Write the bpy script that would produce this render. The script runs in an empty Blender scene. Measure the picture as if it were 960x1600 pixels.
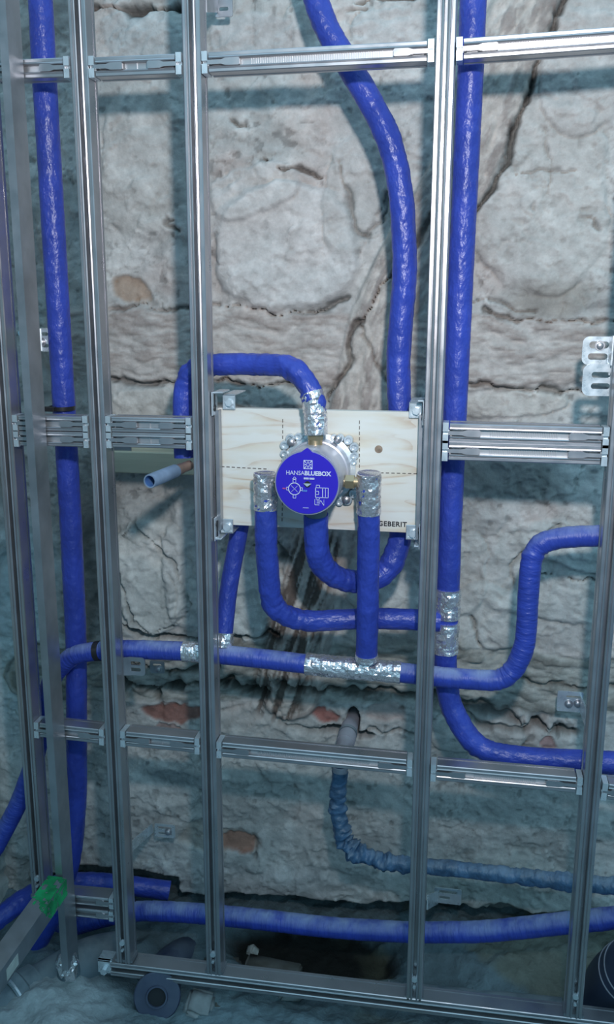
import bpy, math, random
import numpy as np
from mathutils import Vector

random.seed(7)
SC = bpy.context.scene
COL = SC.collection

# ------------------------------------------------------------------ camera
F = 1435.0                      # focal length in pixels of the 960x1600 frame
CAM = np.array([0.0, -1.42, 1.25])
def _n(v):
    v = np.array(v, float); return v/np.linalg.norm(v)
_X = _n((8497, -350, 1435)); _Z = _n((14, 6220, 1435)); _Z = _n(_Z-_X*np.dot(_X, _Z)); _Y = np.cross(_Z, _X)
R = np.array([_X, _Y, _Z])
cd = bpy.data.cameras.new('camera'); cam = bpy.data.objects.new('camera', cd); COL.objects.link(cam)
from mathutils import Matrix
M4 = Matrix([list(R[0])+[CAM[0]], list(R[1])+[CAM[1]], list(R[2])+[CAM[2]], [0, 0, 0, 1]])
cam.matrix_world = M4
cd.sensor_fit = 'VERTICAL'; cd.sensor_height = 24; cd.lens = F/1600*24; cd.clip_start = 0.02
SC.camera = cam
SC.view_settings.view_transform = 'Standard'; SC.view_settings.look = 'None'
SC.view_settings.gamma = 1; SC.view_settings.use_curve_mapping = False
SC.view_settings.exposure = -0.06

# ------------------------------------------------------------------ light
w = bpy.data.worlds.new('room_light'); SC.world = w; w.use_nodes = True
nt = w.node_tree; nt.nodes.clear()
wo = nt.nodes.new('ShaderNodeOutputWorld'); bg = nt.nodes.new('ShaderNodeBackground')
tc = nt.nodes.new('ShaderNodeTexCoord'); sp = nt.nodes.new('ShaderNodeSeparateXYZ'); cr = nt.nodes.new('ShaderNodeValToRGB')
nt.links.new(tc.outputs['Generated'], sp.inputs[0]); nt.links.new(sp.outputs['Z'], cr.inputs[0])
mr = nt.nodes.new('ShaderNodeMapRange'); mr.inputs[1].default_value = -1; mr.inputs[2].default_value = 1
nt.links.new(sp.outputs['Z'], mr.inputs[0]); nt.links.new(mr.outputs[0], cr.inputs[0])
els = cr.color_ramp.elements
els[0].position = 0.0; els[0].color = (0.014, 0.034, 0.06, 1)
els[1].position = 1.0; els[1].color = (0.32, 0.55, 0.74, 1)
e = els.new(0.42); e.color = (0.035, 0.085, 0.14, 1)
e = els.new(0.55); e.color = (0.125, 0.285, 0.38, 1)
e = els.new(0.72); e.color = (0.25, 0.49, 0.62, 1)
nt.links.new(cr.outputs[0], bg.inputs[0]); bg.inputs[1].default_value = 1.6
nt.links.new(bg.outputs[0], wo.inputs[0])
def point_lamp(name, loc, col, watts, rad):
    l = bpy.data.lights.new(name, 'SPOT'); l.energy = watts; l.color = col; l.shadow_soft_size = rad; l.spot_size = math.radians(108); l.spot_blend = 1.0
    o = bpy.data.objects.new(name, l); o.location = loc; COL.objects.link(o)
    o.rotation_euler = (Vector((-0.10, 0.26, 1.56))-Vector(loc)).to_track_quat('-Z', 'Y').to_euler(); return o
point_lamp('work_lamp', (0.10, -1.28, 1.60), (0.98, 0.955, 0.97), 66, 0.036)

# ------------------------------------------------------------------ mapping photo pixel + depth -> point in the room
def at(px, py, Y):
    d = R @ np.array([px-480, 800-py, -F]); t = (Y-CAM[1])/d[1]
    return CAM + d*t
def proj(P):
    q = (np.atleast_2d(P)-CAM) @ R
    return 480-F*q[:, 0]/q[:, 2], 800+F*q[:, 1]/q[:, 2]

# ------------------------------------------------------------------ objects, tags
def tag(o, label=None, cat=None, group=None, kind=None):
    if label: o['label'] = label
    if cat: o['category'] = cat
    if group: o['group'] = group
    if kind: o['kind'] = kind
    return o
def empty(name, loc, label=None, cat=None, group=None):
    o = bpy.data.objects.new(name, None); o.location = [float(v) for v in loc]; o.empty_display_size = 0.02
    COL.objects.link(o); return tag(o, label, cat, group)
def origin_of(o):
    p = Vector((0, 0, 0))
    while o is not None:
        p += o.location; o = o.parent
    return p
class MB:
    """collects shapes, links them as ONE mesh object"""
    def __init__(s): s.v = []; s.f = []; s.uv = None
    def add(s, vs, fs):
        b = len(s.v); s.v += [tuple(float(c) for c in v) for v in vs]; s.f += [tuple(b+i for i in f) for f in fs]; return s
    def box(s, a, b, bev=0.0):
        x0, y0, z0 = [min(a[i], b[i]) for i in range(3)]; x1, y1, z1 = [max(a[i], b[i]) for i in range(3)]
        c = bev
        if c <= 0:
            vs = [(x, y, z) for z in (z0, z1) for y in (y0, y1) for x in (x0, x1)]
            return s.add(vs, [(0, 2, 3, 1), (4, 5, 7, 6), (0, 1, 5, 4), (2, 6, 7, 3), (0, 4, 6, 2), (1, 3, 7, 5)])
        # chamfered box
        vs = []; idx = {}
        for sx in (0, 1):
            for sy in (0, 1):
                for sz in (0, 1):
                    X = (x0, x1)[sx]; Y = (y0, y1)[sy]; Z = (z0, z1)[sz]
                    dx = c*(1-2*sx); dy = c*(1-2*sy); dz = c*(1-2*sz)
                    for k, p in enumerate(((X, Y+dy, Z+dz), (X+dx, Y, Z+dz), (X+dx, Y+dy, Z))):
                        idx[(sx, sy, sz, k)] = len(vs); vs.append(p)
        fs = []
        for q in (0, 1):
            fs.append([idx[(q, a_, b_, 0)] for a_, b_ in ((0, 0), (0, 1), (1, 1), (1, 0))])
            fs.append([idx[(a_, q, b_, 1)] for a_, b_ in ((0, 0), (0, 1), (1, 1), (1, 0))])
            fs.append([idx[(a_, b_, q, 2)] for a_, b_ in ((0, 0), (0, 1), (1, 1), (1, 0))])
        for a_ in (0, 1):
            for b_ in (0, 1):
                fs.append([idx[(0, a_, b_, 1)], idx[(1, a_, b_, 1)], idx[(1, a_, b_, 2)], idx[(0, a_, b_, 2)]])
                fs.append([idx[(a_, 0, b_, 0)], idx[(a_, 1, b_, 0)], idx[(a_, 1, b_, 2)], idx[(a_, 0, b_, 2)]])
                fs.append([idx[(a_, b_, 0, 0)], idx[(a_, b_, 1, 0)], idx[(a_, b_, 1, 1)], idx[(a_, b_, 0, 1)]])
        for k in idx:
            if k[3] == 0: fs.append([idx[k], idx[k[:3]+(1,)], idx[k[:3]+(2,)]])
        return s.add(vs, fs)
    def cyl(s, p0, p1, r0, r1=None, n=24, caps=True, rot=0.0):
        r1 = r0 if r1 is None else r1
        p0 = Vector([float(c) for c in p0]); p1 = Vector([float(c) for c in p1]); d = (p1-p0).normalized()
        u = d.orthogonal().normalized(); v = d.cross(u); vs = []
        for p, r in ((p0, r0), (p1, r1)):
            for i in range(n):
                a = 2*math.pi*i/n+rot; vs.append(p+u*(r*math.cos(a))+v*(r*math.sin(a)))
        fs = [(i, (i+1) % n, n+(i+1) % n, n+i) for i in range(n)]
        if caps: fs += [tuple(range(n))[::-1], tuple(range(n, 2*n))]
        return s.add(vs, fs)
    def lathe(s, p0, axis, prof, n=48):
        """prof: list of (distance along axis, radius)"""
        p0 = Vector([float(c) for c in p0]); d = Vector([float(c) for c in axis]).normalized(); u = d.orthogonal().normalized(); v = d.cross(u); vs = []
        for t, r in prof:
            for i in range(n):
                a = 2*math.pi*i/n; vs.append(p0+d*t+u*(r*math.cos(a))+v*(r*math.sin(a)))
        fs = []
        for j in range(len(prof)-1):
            for i in range(n): fs.append((j*n+i, j*n+(i+1) % n, (j+1)*n+(i+1) % n, (j+1)*n+i))
        return s.add(vs, fs)
    def extrude(s, sec, p0, p1, U, V):
        """closed 2-D section swept from p0 to p1; U, V are the section axes"""
        U = np.array(U, float); V = np.array(V, float); n = len(sec); vs = []
        for p in (p0, p1):
            for a, b in sec: vs.append(np.array(p)+U*a+V*b)
        fs = [(i, (i+1) % n, n+(i+1) % n, n+i) for i in range(n)]
        fs += [tuple(range(n)), tuple(range(n, 2*n))]
        return s.add(vs, fs)
    def ball(s, c, r, n=12, sc=(1, 1, 1)):
        vs = []; m = n//2
        for j in range(m+1):
            ph = math.pi*j/m
            for i in range(n):
                a = 2*math.pi*i/n
                vs.append((c[0]+r*sc[0]*math.sin(ph)*math.cos(a), c[1]+r*sc[1]*math.sin(ph)*math.sin(a), c[2]+r*sc[2]*math.cos(ph)))
        return s.add(vs, [(j*n+i, j*n+(i+1) % n, (j+1)*n+(i+1) % n, (j+1)*n+i) for j in range(m) for i in range(n)])
    def build(s, name, mat, parent=None, smooth=None, loc=None):
        o0 = origin_of(parent) if parent is not None else Vector([float(c) for c in (loc if loc is not None else s.v[0])])
        me = bpy.data.meshes.new(name)
        me.from_pydata([(v[0]-o0.x, v[1]-o0.y, v[2]-o0.z) for v in s.v], [], s.f)
        me.validate(); me.update()
        import bmesh
        bm = bmesh.new(); bm.from_mesh(me)
        if s.uv is None:
            bmesh.ops.remove_doubles(bm, verts=bm.verts, dist=1e-6)
        bmesh.ops.recalc_face_normals(bm, faces=bm.faces)
        if smooth is not None:
            for f_ in bm.faces: f_.smooth = True
            for e_ in bm.edges:
                if len(e_.link_faces) == 2 and e_.calc_face_angle(0) > math.radians(smooth): e_.smooth = False
        bm.to_mesh(me); bm.free()
        if s.uv is not None:
            at_ = me.attributes.new('wrap', 'FLOAT_VECTOR', 'POINT'); at_.data.foreach_set('vector', np.array(s.uv, np.float32).ravel())
        me.materials.append(mat)
        o = bpy.data.objects.new(name, me); COL.objects.link(o)
        if parent is not None: o.parent = parent
        else: o.location = o0
        return o

# ------------------------------------------------------------------ materials
def mat(name, col, rough=0.5, metal=0.0, bump=0.0, scale=60.0, var=0.0, spec=0.5, coord='Object', stretch=(1, 1, 1), dust=0.0, dust_col=(0.42, 0.5, 0.55), rvar=0.0, coat=0.0, dist=0.002, detail=4.0, aniso=0):
    m = bpy.data.materials.new(name); m.use_nodes = True; nt = m.node_tree; N = nt.nodes; L = nt.links
    b = N['Principled BSDF']; b.inputs['Base Color'].default_value = (*col, 1); b.inputs['Roughness'].default_value = rough
    b.inputs['Metallic'].default_value = metal; b.inputs['Specular IOR Level'].default_value = spec
    b.inputs['Coat Weight'].default_value = coat; b.inputs['Coat Roughness'].default_value = 0.12
    tc = N.new('ShaderNodeTexCoord'); mp = N.new('ShaderNodeMapping'); mp.inputs['Scale'].default_value = stretch
    if coord == 'UV':
        an = N.new('ShaderNodeAttribute'); an.attribute_name = 'wrap'; L.new(an.outputs['Vector'], mp.inputs[0])
    else: L.new(tc.outputs[coord], mp.inputs[0])
    nz = N.new('ShaderNodeTexNoise'); nz.inputs['Scale'].default_value = scale; nz.inputs['Detail'].default_value = detail
    L.new(mp.outputs[0], nz.inputs['Vector'])
    csock = None
    if var > 0:
        nv = N.new('ShaderNodeTexNoise'); nv.inputs['Scale'].default_value = scale*0.35; nv.inputs['Detail'].default_value = 6
        L.new(mp.outputs[0], nv.inputs['Vector'])
        mx = N.new('ShaderNodeMix'); mx.data_type = 'RGBA'
        mx.inputs[6].default_value = (*[c*(1-var) for c in col], 1); mx.inputs[7].default_value = (*[min(1, c*(1+var)) for c in col], 1)
        rm = N.new('ShaderNodeMapRange'); rm.inputs[1].default_value = 0.35; rm.inputs[2].default_value = 0.65
        L.new(nv.outputs[0], rm.inputs[0]); L.new(rm.outputs[0], mx.inputs[0]); L.new(mx.outputs[2], b.inputs['Base Color']); csock = mx.outputs[2]
    if dust > 0:      # building dust lying on the upward side
        g = N.new('ShaderNodeNewGeometry'); sx = N.new('ShaderNodeSeparateXYZ'); L.new(g.outputs['Normal'], sx.inputs[0])
        r1 = N.new('ShaderNodeMapRange'); r1.inputs[1].default_value = 0.15; r1.inputs[2].default_value = 0.95; r1.inputs[4].default_value = dust
        L.new(sx.outputs['Z'], r1.inputs[0])
        n2 = N.new('ShaderNodeTexNoise'); n2.inputs['Scale'].default_value = 25; n2.inputs['Detail'].default_value = 8; L.new(tc.outputs['Object'], n2.inputs['Vector'])
        r2 = N.new('ShaderNodeMapRange'); r2.inputs[1].default_value = 0.3; r2.inputs[2].default_value = 0.6; L.new(n2.outputs[0], r2.inputs[0])
        mu = N.new('ShaderNodeMath'); mu.operation = 'MULTIPLY'; L.new(r1.outputs[0], mu.inputs[0]); L.new(r2.outputs[0], mu.inputs[1])
        md = N.new('ShaderNodeMix'); md.data_type = 'RGBA'; md.inputs[6].default_value = (*col, 1); md.inputs[7].default_value = (*dust_col, 1)
        if csock: L.new(csock, md.inputs[6])
        L.new(mu.outputs[0], md.inputs[0]); L.new(md.outputs[2], b.inputs['Base Color'])
        rr = N.new('ShaderNodeMapRange'); rr.inputs[3].default_value = rough; rr.inputs[4].default_value = 0.85; L.new(mu.outputs[0], rr.inputs[0]); L.new(rr.outputs[0], b.inputs['Roughness'])
    elif rvar > 0:
        rr = N.new('ShaderNodeMapRange'); rr.inputs[1].default_value = .3; rr.inputs[2].default_value = .7
        rr.inputs[3].default_value = max(0.02, rough-rvar); rr.inputs[4].default_value = rough+rvar
        L.new(nz.outputs[0], rr.inputs[0]); L.new(rr.outputs[0], b.inputs['Roughness'])
    if bump > 0:
        bp = N.new('ShaderNodeBump'); bp.inputs['Strength'].default_value = bump; bp.inputs['Distance'].default_value = dist
        L.new(nz.outputs[0], bp.inputs['Height']); L.new(bp.outputs[0], b.inputs['Normal'])
    return m
M = {}
M['steel'] = mat('galvanised_steel', (0.52, 0.51, 0.53), 0.34, 0.85, bump=0.03, scale=25, var=0.10, rvar=0.08)
M['steel_dull'] = mat('dull_galvanised_steel', (0.42, 0.43, 0.46), 0.42, 0.85, bump=0.05, scale=40, var=0.15, rvar=0.08)
M['zinc'] = mat('zinc_plated_steel', (0.70, 0.76, 0.80), 0.32, 0.6, bump=0.08, scale=70, var=0.15, rvar=0.1)
M['teeth'] = mat('toothed_steel', (0.55, 0.56, 0.58), 0.4, 0.8)
M['blue'] = mat('blue_insulation_film', (0.034, 0.064, 0.40), 0.36, 0.0, bump=0.55, scale=1.0, var=0.14, coord='UV', stretch=(1.5, 1.5, 48), spec=0.5, dist=0.007, detail=3)
M['blue_dusty'] = mat('blue_insulation_film_dusty', (0.034, 0.064, 0.40), 0.36, 0.0, bump=0.9, scale=1.0, var=0.10, coord='UV', stretch=(.8, .8, 170), dust=0.75, dust_col=(0.34, 0.42, 0.62), dist=0.003, detail=4)
M['grey_blue'] = mat('grey_blue_insulation_film', (0.055, 0.12, 0.22), 0.30, 0.0, bump=0.9, scale=1.0, var=0.25, coord='UV', stretch=(1.2, 1.2, 130), dust=0.35, dist=0.004)
M['foil'] = mat('aluminium_foil_tape', (0.84, 0.80, 0.82), 0.26, 0.82, bump=0.8, scale=55, rvar=0.1, dist=0.008, detail=3)
M['brass'] = mat('brass', (0.55, 0.42, 0.26), 0.35, 0.8, bump=0.1, scale=80)
M['black'] = mat('black_tape', (0.02, 0.02, 0.022), 0.4, 0.0, bump=0.2, scale=90)
M['black_ink'] = mat('black_ink', (0.03, 0.03, 0.035), 0.7)
M['dash_ink'] = mat('grey_ink', (0.12, 0.10, 0.09), 0.8)
M['white_ink'] = mat('white_ink', (0.62, 0.66, 0.85), 0.5)
M['red_ink'] = mat('red_ink', (0.7, 0.12, 0.25), 0.5)
M['cyan_ink'] = mat('light_blue_ink', (0.15, 0.4, 0.8), 0.5)
M['disc_blue'] = mat('blue_plastic_label', (0.035, 0.020, 0.50), 0.32, 0.0, spec=0.4, coat=0.2)
M['rim'] = mat('clear_plastic_rim', (0.35, 0.37, 0.48), 0.25, 0.3, coat=0.5)
M['box_body'] = mat('silver_plastic_body', (0.55, 0.53, 0.58), 0.35, 0.45, bump=0.1, scale=50, var=0.1)
M['ceramic_grey'] = mat('grey_drain_plastic', (0.13, 0.17, 0.20), 0.55, 0.0, bump=0.1, scale=30, var=0.15, dust=0.6, dust_col=(0.36, 0.40, 0.42))
M['dark_drain'] = mat('dark_blue_drain_plastic', (0.045, 0.055, 0.10), 0.4, 0.0, bump=0.08, scale=30, var=0.15, dust=0.25)
M['drain_hole'] = mat('drain_hole_shade', (0.012, 0.014, 0.018), 0.7)  # shade inside the drain opening, put into a flat colour
M['pipe_bare'] = mat('multilayer_pipe', (0.20, 0.27, 0.38), 0.4, 0.1, bump=0.2, scale=60, var=0.25)
M['pipe_inner'] = mat('pipe_inner_liner', (0.08, 0.19, 0.45), 0.4)
M['pale_copper'] = mat('dull_copper', (0.42, 0.30, 0.25), 0.45, 0.5, bump=0.2, scale=60, var=0.2)
M['sleeve'] = mat('grey_pink_pipe_sleeve', (0.30, 0.28, 0.32), 0.6, 0.0, bump=0.3, scale=60, var=0.3, dust=0.4)
M['green'] = mat('green_marker_paint', (0.010, 0.30, 0.10), 0.5, 0.0, bump=0.6, scale=120, var=0.4)
M['label'] = mat('white_sticker', (0.50, 0.50, 0.46), 0.6, 0, var=0.15, scale=150)
M['brick'] = mat('dusty_brick', (0.13, 0.11, 0.085), 0.9, 0, bump=0.8, scale=45, var=0.35, dust=0.35, dust_col=(0.2, 0.22, 0.22))
M['rubble'] = mat('rubble_stone', (0.28, 0.29, 0.29), 0.95, 0, bump=0.8, scale=50, var=0.4)
M['plank'] = mat('pale_timber', (0.66, 0.60, 0.44), 0.75, 0, bump=0.3, scale=30, var=0.15, stretch=(0.3, 3, 3))

def pine():
    m = bpy.data.materials.new('pine_plywood'); m.use_nodes = True; N = m.node_tree.nodes; L = m.node_tree.links; b = N['Principled BSDF']
    tc = N.new('ShaderNodeTexCoord'); mp = N.new('ShaderNodeMapping'); mp.inputs['Scale'].default_value = (1.3, 1, 7.0); L.new(tc.outputs['Object'], mp.inputs[0])
    n1 = N.new('ShaderNodeTexNoise'); n1.inputs['Scale'].default_value = 2.2; n1.inputs['Detail'].default_value = 1.5; L.new(mp.outputs[0], n1.inputs['Vector'])
    m1 = N.new('ShaderNodeMath'); m1.operation = 'MULTIPLY'; m1.inputs[1].default_value = 9; L.new(n1.outputs[0], m1.inputs[0])
    m2 = N.new('ShaderNodeMath'); m2.operation = 'FRACT'; L.new(m1.outputs[0], m2.inputs[0])
    r = N.new('ShaderNodeValToRGB'); L.new(m2.outputs[0], r.inputs[0]); e = r.color_ramp.elements
    e[0].position = 0; e[0].color = (0.70, 0.65, 0.56, 1); e[1].position = 1; e[1].color = (0.56, 0.42, 0.30, 1)
    x = e.new(0.25); x.color = (0.74, 0.73, 0.67, 1); x = e.new(0.72); x.color = (0.71, 0.65, 0.54, 1)
    n2 = N.new('ShaderNodeTexNoise'); n2.inputs['Scale'].default_value = 8; n2.inputs['Detail'].default_value = 5; L.new(mp.outputs[0], n2.inputs['Vector'])
    mx = N.new('ShaderNodeMix'); mx.data_type = 'RGBA'; mx.blend_type = 'MIX'; mx.inputs[6].default_value = (0.76, 0.76, 0.72, 1)
    rr = N.new('ShaderNodeMapRange'); rr.inputs[1].default_value = 0.38; rr.inputs[2].default_value = 0.62; L.new(n2.outputs[0], rr.inputs[0]); L.new(rr.outputs[0], mx.inputs[0])
    L.new(r.outputs[0], mx.inputs[7]); L.new(mx.outputs[2], b.inputs['Base Color']); b.inputs['Roughness'].default_value = 0.6
    return m
M['pine'] = pine()

def masonry_mat(name, rough=0.92, fine=220, b=0.5):
    m = bpy.data.materials.new(name); m.use_nodes = True; N = m.node_tree.nodes; L = m.node_tree.links; bs = N['Principled BSDF']
    at_ = N.new('ShaderNodeAttribute'); at_.attribute_name = 'tone'
    tc = N.new('ShaderNodeTexCoord')
    n1 = N.new('ShaderNodeTexNoise'); n1.inputs['Scale'].default_value = 38; n1.inputs['Detail'].default_value = 9; n1.inputs['Roughness'].default_value = 0.65; L.new(tc.outputs['Object'], n1.inputs['Vector'])
    rm = N.new('ShaderNodeMapRange'); rm.inputs[1].default_value = 0.3; rm.inputs[2].default_value = 0.7; rm.inputs[3].default_value = 0.80; rm.inputs[4].default_value = 1.16; L.new(n1.outputs[0], rm.inputs[0])
    vm = N.new('ShaderNodeVectorMath'); vm.operation = 'SCALE'; L.new(at_.outputs['Color'], vm.inputs[0]); L.new(rm.outputs[0], vm.inputs['Scale'])
    L.new(vm.outputs[0], bs.inputs['Base Color']); bs.inputs['Roughness'].default_value = rough; bs.inputs['Specular IOR Level'].default_value = 0.15
    n2 = N.new('ShaderNodeTexNoise'); n2.inputs['Scale'].default_value = fine; n2.inputs['Detail'].default_value = 6; L.new(tc.outputs['Object'], n2.inputs['Vector'])
    bp = N.new('ShaderNodeBump'); bp.inputs['Strength'].default_value = b; bp.inputs['Distance'].default_value = 0.003; L.new(n2.outputs[0], bp.inputs['Height']); 
    bp2 = N.new('ShaderNodeBump'); bp2.inputs['Strength'].default_value = b; bp2.inputs['Distance'].default_value = 0.006; L.new(n1.outputs[0], bp2.inputs['Height']); L.new(bp.outputs[0], bp2.inputs['Normal']); L.new(bp2.outputs[0], bs.inputs['Normal'])
    return m
M['masonry'] = masonry_mat('old_masonry', b=0.30); M['ground'] = masonry_mat('dusty_ground', fine=150, b=0.8)

# ------------------------------------------------------------------ numpy noise
def _hash(ix, iy, s):
    h = (ix.astype(np.int64)*374761393 + iy.astype(np.int64)*668265263 + s*1442695041) & 0xFFFFFFFF
    h = ((h ^ (h >> 13))*1274126177) & 0xFFFFFFFF
    return ((h ^ (h >> 16)) & 0xFFFFFF)/float(0xFFFFFF)
def vnoise(x, y, s=0):
    ix = np.floor(x); iy = np.floor(y); fx = x-ix; fy = y-iy; fx = fx*fx*(3-2*fx); fy = fy*fy*(3-2*fy)
    a = _hash(ix, iy, s); b = _hash(ix+1, iy, s); c = _hash(ix, iy+1, s); d = _hash(ix+1, iy+1, s)
    return (a*(1-fx)+b*fx)*(1-fy)+(c*(1-fx)+d*fx)*fy
def fbm(x, y, o=5, s=0, g=0.5):
    t = 0; a = 1; n = 0
    for k in range(o):
        t = t+a*vnoise(x*2**k, y*2**k, s+k*17); n += a; a *= g
    return t/n
def voro(x, y, s=0):
    ix = np.floor(x); iy = np.floor(y); d1 = np.full(x.shape, 9.); d2 = np.full(x.shape, 9.); idn = np.zeros(x.shape)
    for dx in (-1, 0, 1):
        for dy in (-1, 0, 1):
            cx = ix+dx; cy = iy+dy; px = cx+0.1+0.8*_hash(cx, cy, s); py = cy+0.1+0.8*_hash(cx, cy, s+5)
            d = np.hypot(x-px, y-py); h = _hash(cx, cy, s+9)
            closer = d < d1
            d2 = np.where(closer, d1, np.minimum(d2, d)); idn = np.where(closer, h, idn); d1 = np.where(closer, d, d1)
    return d1, d2, idn
def sstep(a, b, x):
    t = np.clip((x-a)/(b-a), 0, 1); return t*t*(3-2*t)
def dpoly(u, v, pts):
    """distance to a polyline, and signed side, and along parameter"""
    best = np.full(u.shape, 1e9); side = np.zeros(u.shape); al = np.zeros(u.shape); acc = 0
    for (x0, y0), (x1, y1) in zip(pts[:-1], pts[1:]):
        dx, dy = x1-x0, y1-y0; L = math.hypot(dx, dy)
        t = np.clip(((u-x0)*dx+(v-y0)*dy)/(L*L), 0, 1); d = np.hypot(u-x0-t*dx, v-y0-t*dy)
        m = d < best; best = np.where(m, d, best); side = np.where(m, (u-x0)*dy-(v-y0)*dx, side); al = np.where(m, acc+t*L, al); acc += L
    return best, side, al
def grid_mesh(name, P, colr, nx, ny, mtl, kind='structure'):
    me = bpy.data.meshes.new(name); nv = nx*ny
    me.vertices.add(nv); me.vertices.foreach_set('co', P.reshape(-1).astype(np.float32))
    i = np.arange(nx-1)[None, :]; j = np.arange(ny-1)[:, None]; a = (j*nx+i).ravel()
    q = np.stack([a, a+1, a+1+nx, a+nx], 1).ravel(); nf = len(a)
    me.loops.add(nf*4); me.loops.foreach_set('vertex_index', q.astype(np.int32))
    me.polygons.add(nf); me.polygons.foreach_set('loop_start', np.arange(0, nf*4, 4, dtype=np.int32))
    try: me.polygons.foreach_set('loop_total', np.full(nf, 4, dtype=np.int32))
    except Exception: pass
    me.polygons.foreach_set('use_smooth', np.ones(nf, dtype=bool)); me.update(calc_edges=True)
    ca = me.color_attributes.new('tone', 'FLOAT_COLOR', 'POINT')
    ca.data.foreach_set('color', np.concatenate([np.clip(colr, 0, 1), np.ones((nv, 1))], 1).astype(np.float32).ravel())
    me.materials.append(mtl); o = bpy.data.objects.new(name, me); COL.objects.link(o); tag(o, kind=kind); return o

# ------------------------------------------------------------------ the old stone wall behind the frame
WY = 0.265
def build_wall():
    x0, x1, z0, z1 = -1.02, 0.62, -0.12, 2.0; st = 0.003
    nx = int((x1-x0)/st)+1; nz = int((z1-z0)/st)+1
    xs = np.linspace(x0, x1, nx); zs = np.linspace(z0, z1, nz); X, Z = np.meshgrid(xs, zs); X = X.ravel(); Z = Z.ravel()
    P = np.stack([X, np.full(X.shape, WY), Z], 1); u, v = proj(P)          # design coordinates on the wall
    n1 = fbm(X*9, Z*9, 5, 1); n2 = fbm(X*9+30, Z*9+4, 5, 2); n3 = fbm(X*38, Z*38, 4, 3); n4 = fbm(X*3.2, Z*3.2, 4, 4)
    uw = u+(n1-.5)*60+(n3-.5)*10; vw = v+(n2-.5)*60+(fbm(X*38+9, Z*38, 4, 8)-.5)*10; sm_u = u+(n1-.5)*26; sm_v = v+(n2-.5)*26
    # base plaster / mortar
    h = (n4-.5)*0.024+(n1-.5)*0.020+(n3-.5)*0.006+(fbm(X*120, Z*120, 3, 6)-.5)*.0016
    base = np.array([0.37, 0.36, 0.335]); c = base[None, :]*(0.80+0.40*n1)[:, None]; hf = fbm(X*120, Z*120, 3, 6)
    pale = sstep(.50, .66, fbm(X*6+3, Z*6, 5, 11)); c = c*(1-0.4*pale[:, None])+np.array([0.50, 0.49, 0.45])*(0.4*pale)[:, None]
    grey = sstep(.52, .68, fbm(X*5, Z*7+8, 5, 12)); c = c*(1-0.5*grey[:, None])+np.array([0.22, 0.235, 0.225])*(0.5*grey)[:, None]
    warm = sstep(.56, .70, fbm(X*7+15, Z*7, 4, 13)); c = c*(1-0.35*warm[:, None])+np.array([0.38, 0.29, 0.25])*(0.35*warm)[:, None]
    # chipped plaster ledges with sharp edges
    for sc, lv, am, sd in ((7, .52, .0045, 71), (11, .56, .0035, 72), (17, .50, .0022, 73), (26, .60, .0020, 74)):
        t_ = fbm(X*sc+sd, Z*sc*1.2, 6, sd, .55); st_ = sstep(lv, lv+.012, t_); h -= am*.75*st_; c *= (1+.06*st_)[:, None]; c *= (1-.16*np.exp(-((t_-lv)/.006)**2)*(fbm(X*12, Z*12+sd, 3, 75) > .5))[:, None]
    sp = sstep(.74, .80, fbm(X*60, Z*60+5, 2, 76)); c *= (1-.35*sp)[:, None]; h += .002*sp
    # rubble stones under the plaster
    d1, d2, idn = voro(uw/150+.3, vw/105, 3)
    e = d2-d1; stone = sstep(0.02, 0.22, e); gate = sstep(.42, .62, fbm(X*6+50, Z*6, 4, 61)); h -= 0.005*stone*gate+0.006*(idn-.5)*gate
    c *= (1-0.10*(1-stone)*gate+0.10*(idn-.5))[:, None]
    def blob(cx, cy, rx, ry, rot=0, p=2.6, soft=.16, warp=1.0):
        a = math.radians(rot); uu = (u*(1-warp)+(u+(n1-.5)*50+(n3-.5)*12)*warp)-cx; vv = (v*(1-warp)+(v+(n2-.5)*50)*warp)-cy
        a_ = (uu*math.cos(a)+vv*math.sin(a))/rx; b_ = (-uu*math.sin(a)+vv*math.cos(a))/ry
        r = (np.abs(a_)**p+np.abs(b_)**p)**(1/p); return sstep(1+soft, 1-soft, r), r
    def paint(mask, col, k=1.0):
        nonlocal c
        mk = (mask*k)[:, None]; c = c*(1-mk)+np.array(col)[None, :]*(0.82+0.36*n3)[:, None]*mk
    # raised stones (centre, radii in design units, rotation, lift, tone)
    for cx, cy, rx, ry, rot, up, col in [
        (450, 385, 115, 92, -4, .020, (.52, .51, .48)), (395, 300, 70, 40, -12, .010, (.46, .45, .42)), (560, 300, 45, 90, 8, .006, (.40, .39, .36)),
        (225, 250, 70, 110, 0, .008, (.40, .39, .355)), (850, 300, 100, 150, 10, .010, (.40, .385, .35)), (905, 110, 60, 90, 5, .006, (.41, .39, .36)),
        (620, 60, 70, 40, 0, .006, (.42, .41, .385)), (400, 60, 75, 38, 5, .004, (.42, .41, .39)), (215, 60, 60, 40, 0, .004, (.36, .38, .37)),
        (240, 895, 52, 85, 6, .022, (.56, .57, .52)), (215, 930, 60, 60, 0, .008, (.36, .39, .37)), (300, 880, 40, 90, 0, .010, (.40, .42, .40)),
        (760, 975, 62, 62, 20, .020, (.50, .52, .48)), (850, 900, 95, 70, 10, .010, (.42, .43, .40)), (720, 890, 40, 60, 0, .008, (.40, .41, .38)),
        (890, 860, 70, 30, 15, .010, (.46, .48, .45)), (380, 930, 60, 70, 10, .012, (.44, .50, .48)), (600, 900, 55, 60, 10, .008, (.42, .46, .44)),
        (240, 640, 80, 38, 4, .014, (.46, .44, .39)), (400, 610, 90, 26, 6, .010, (.36, .40, .38)), (800, 640, 90, 22, 0, .008, (.44, .41, .36)),
        (740, 1140, 70, 40, 0, .008, (.42, .41, .38)), (420, 1170, 110, 60, 4, .006, (.40, .40, .37))]:
        m_, r_ = blob(cx, cy, rx, ry, rot, soft=.09); h -= up*0.8*m_; paint(m_, col, .55)
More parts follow.
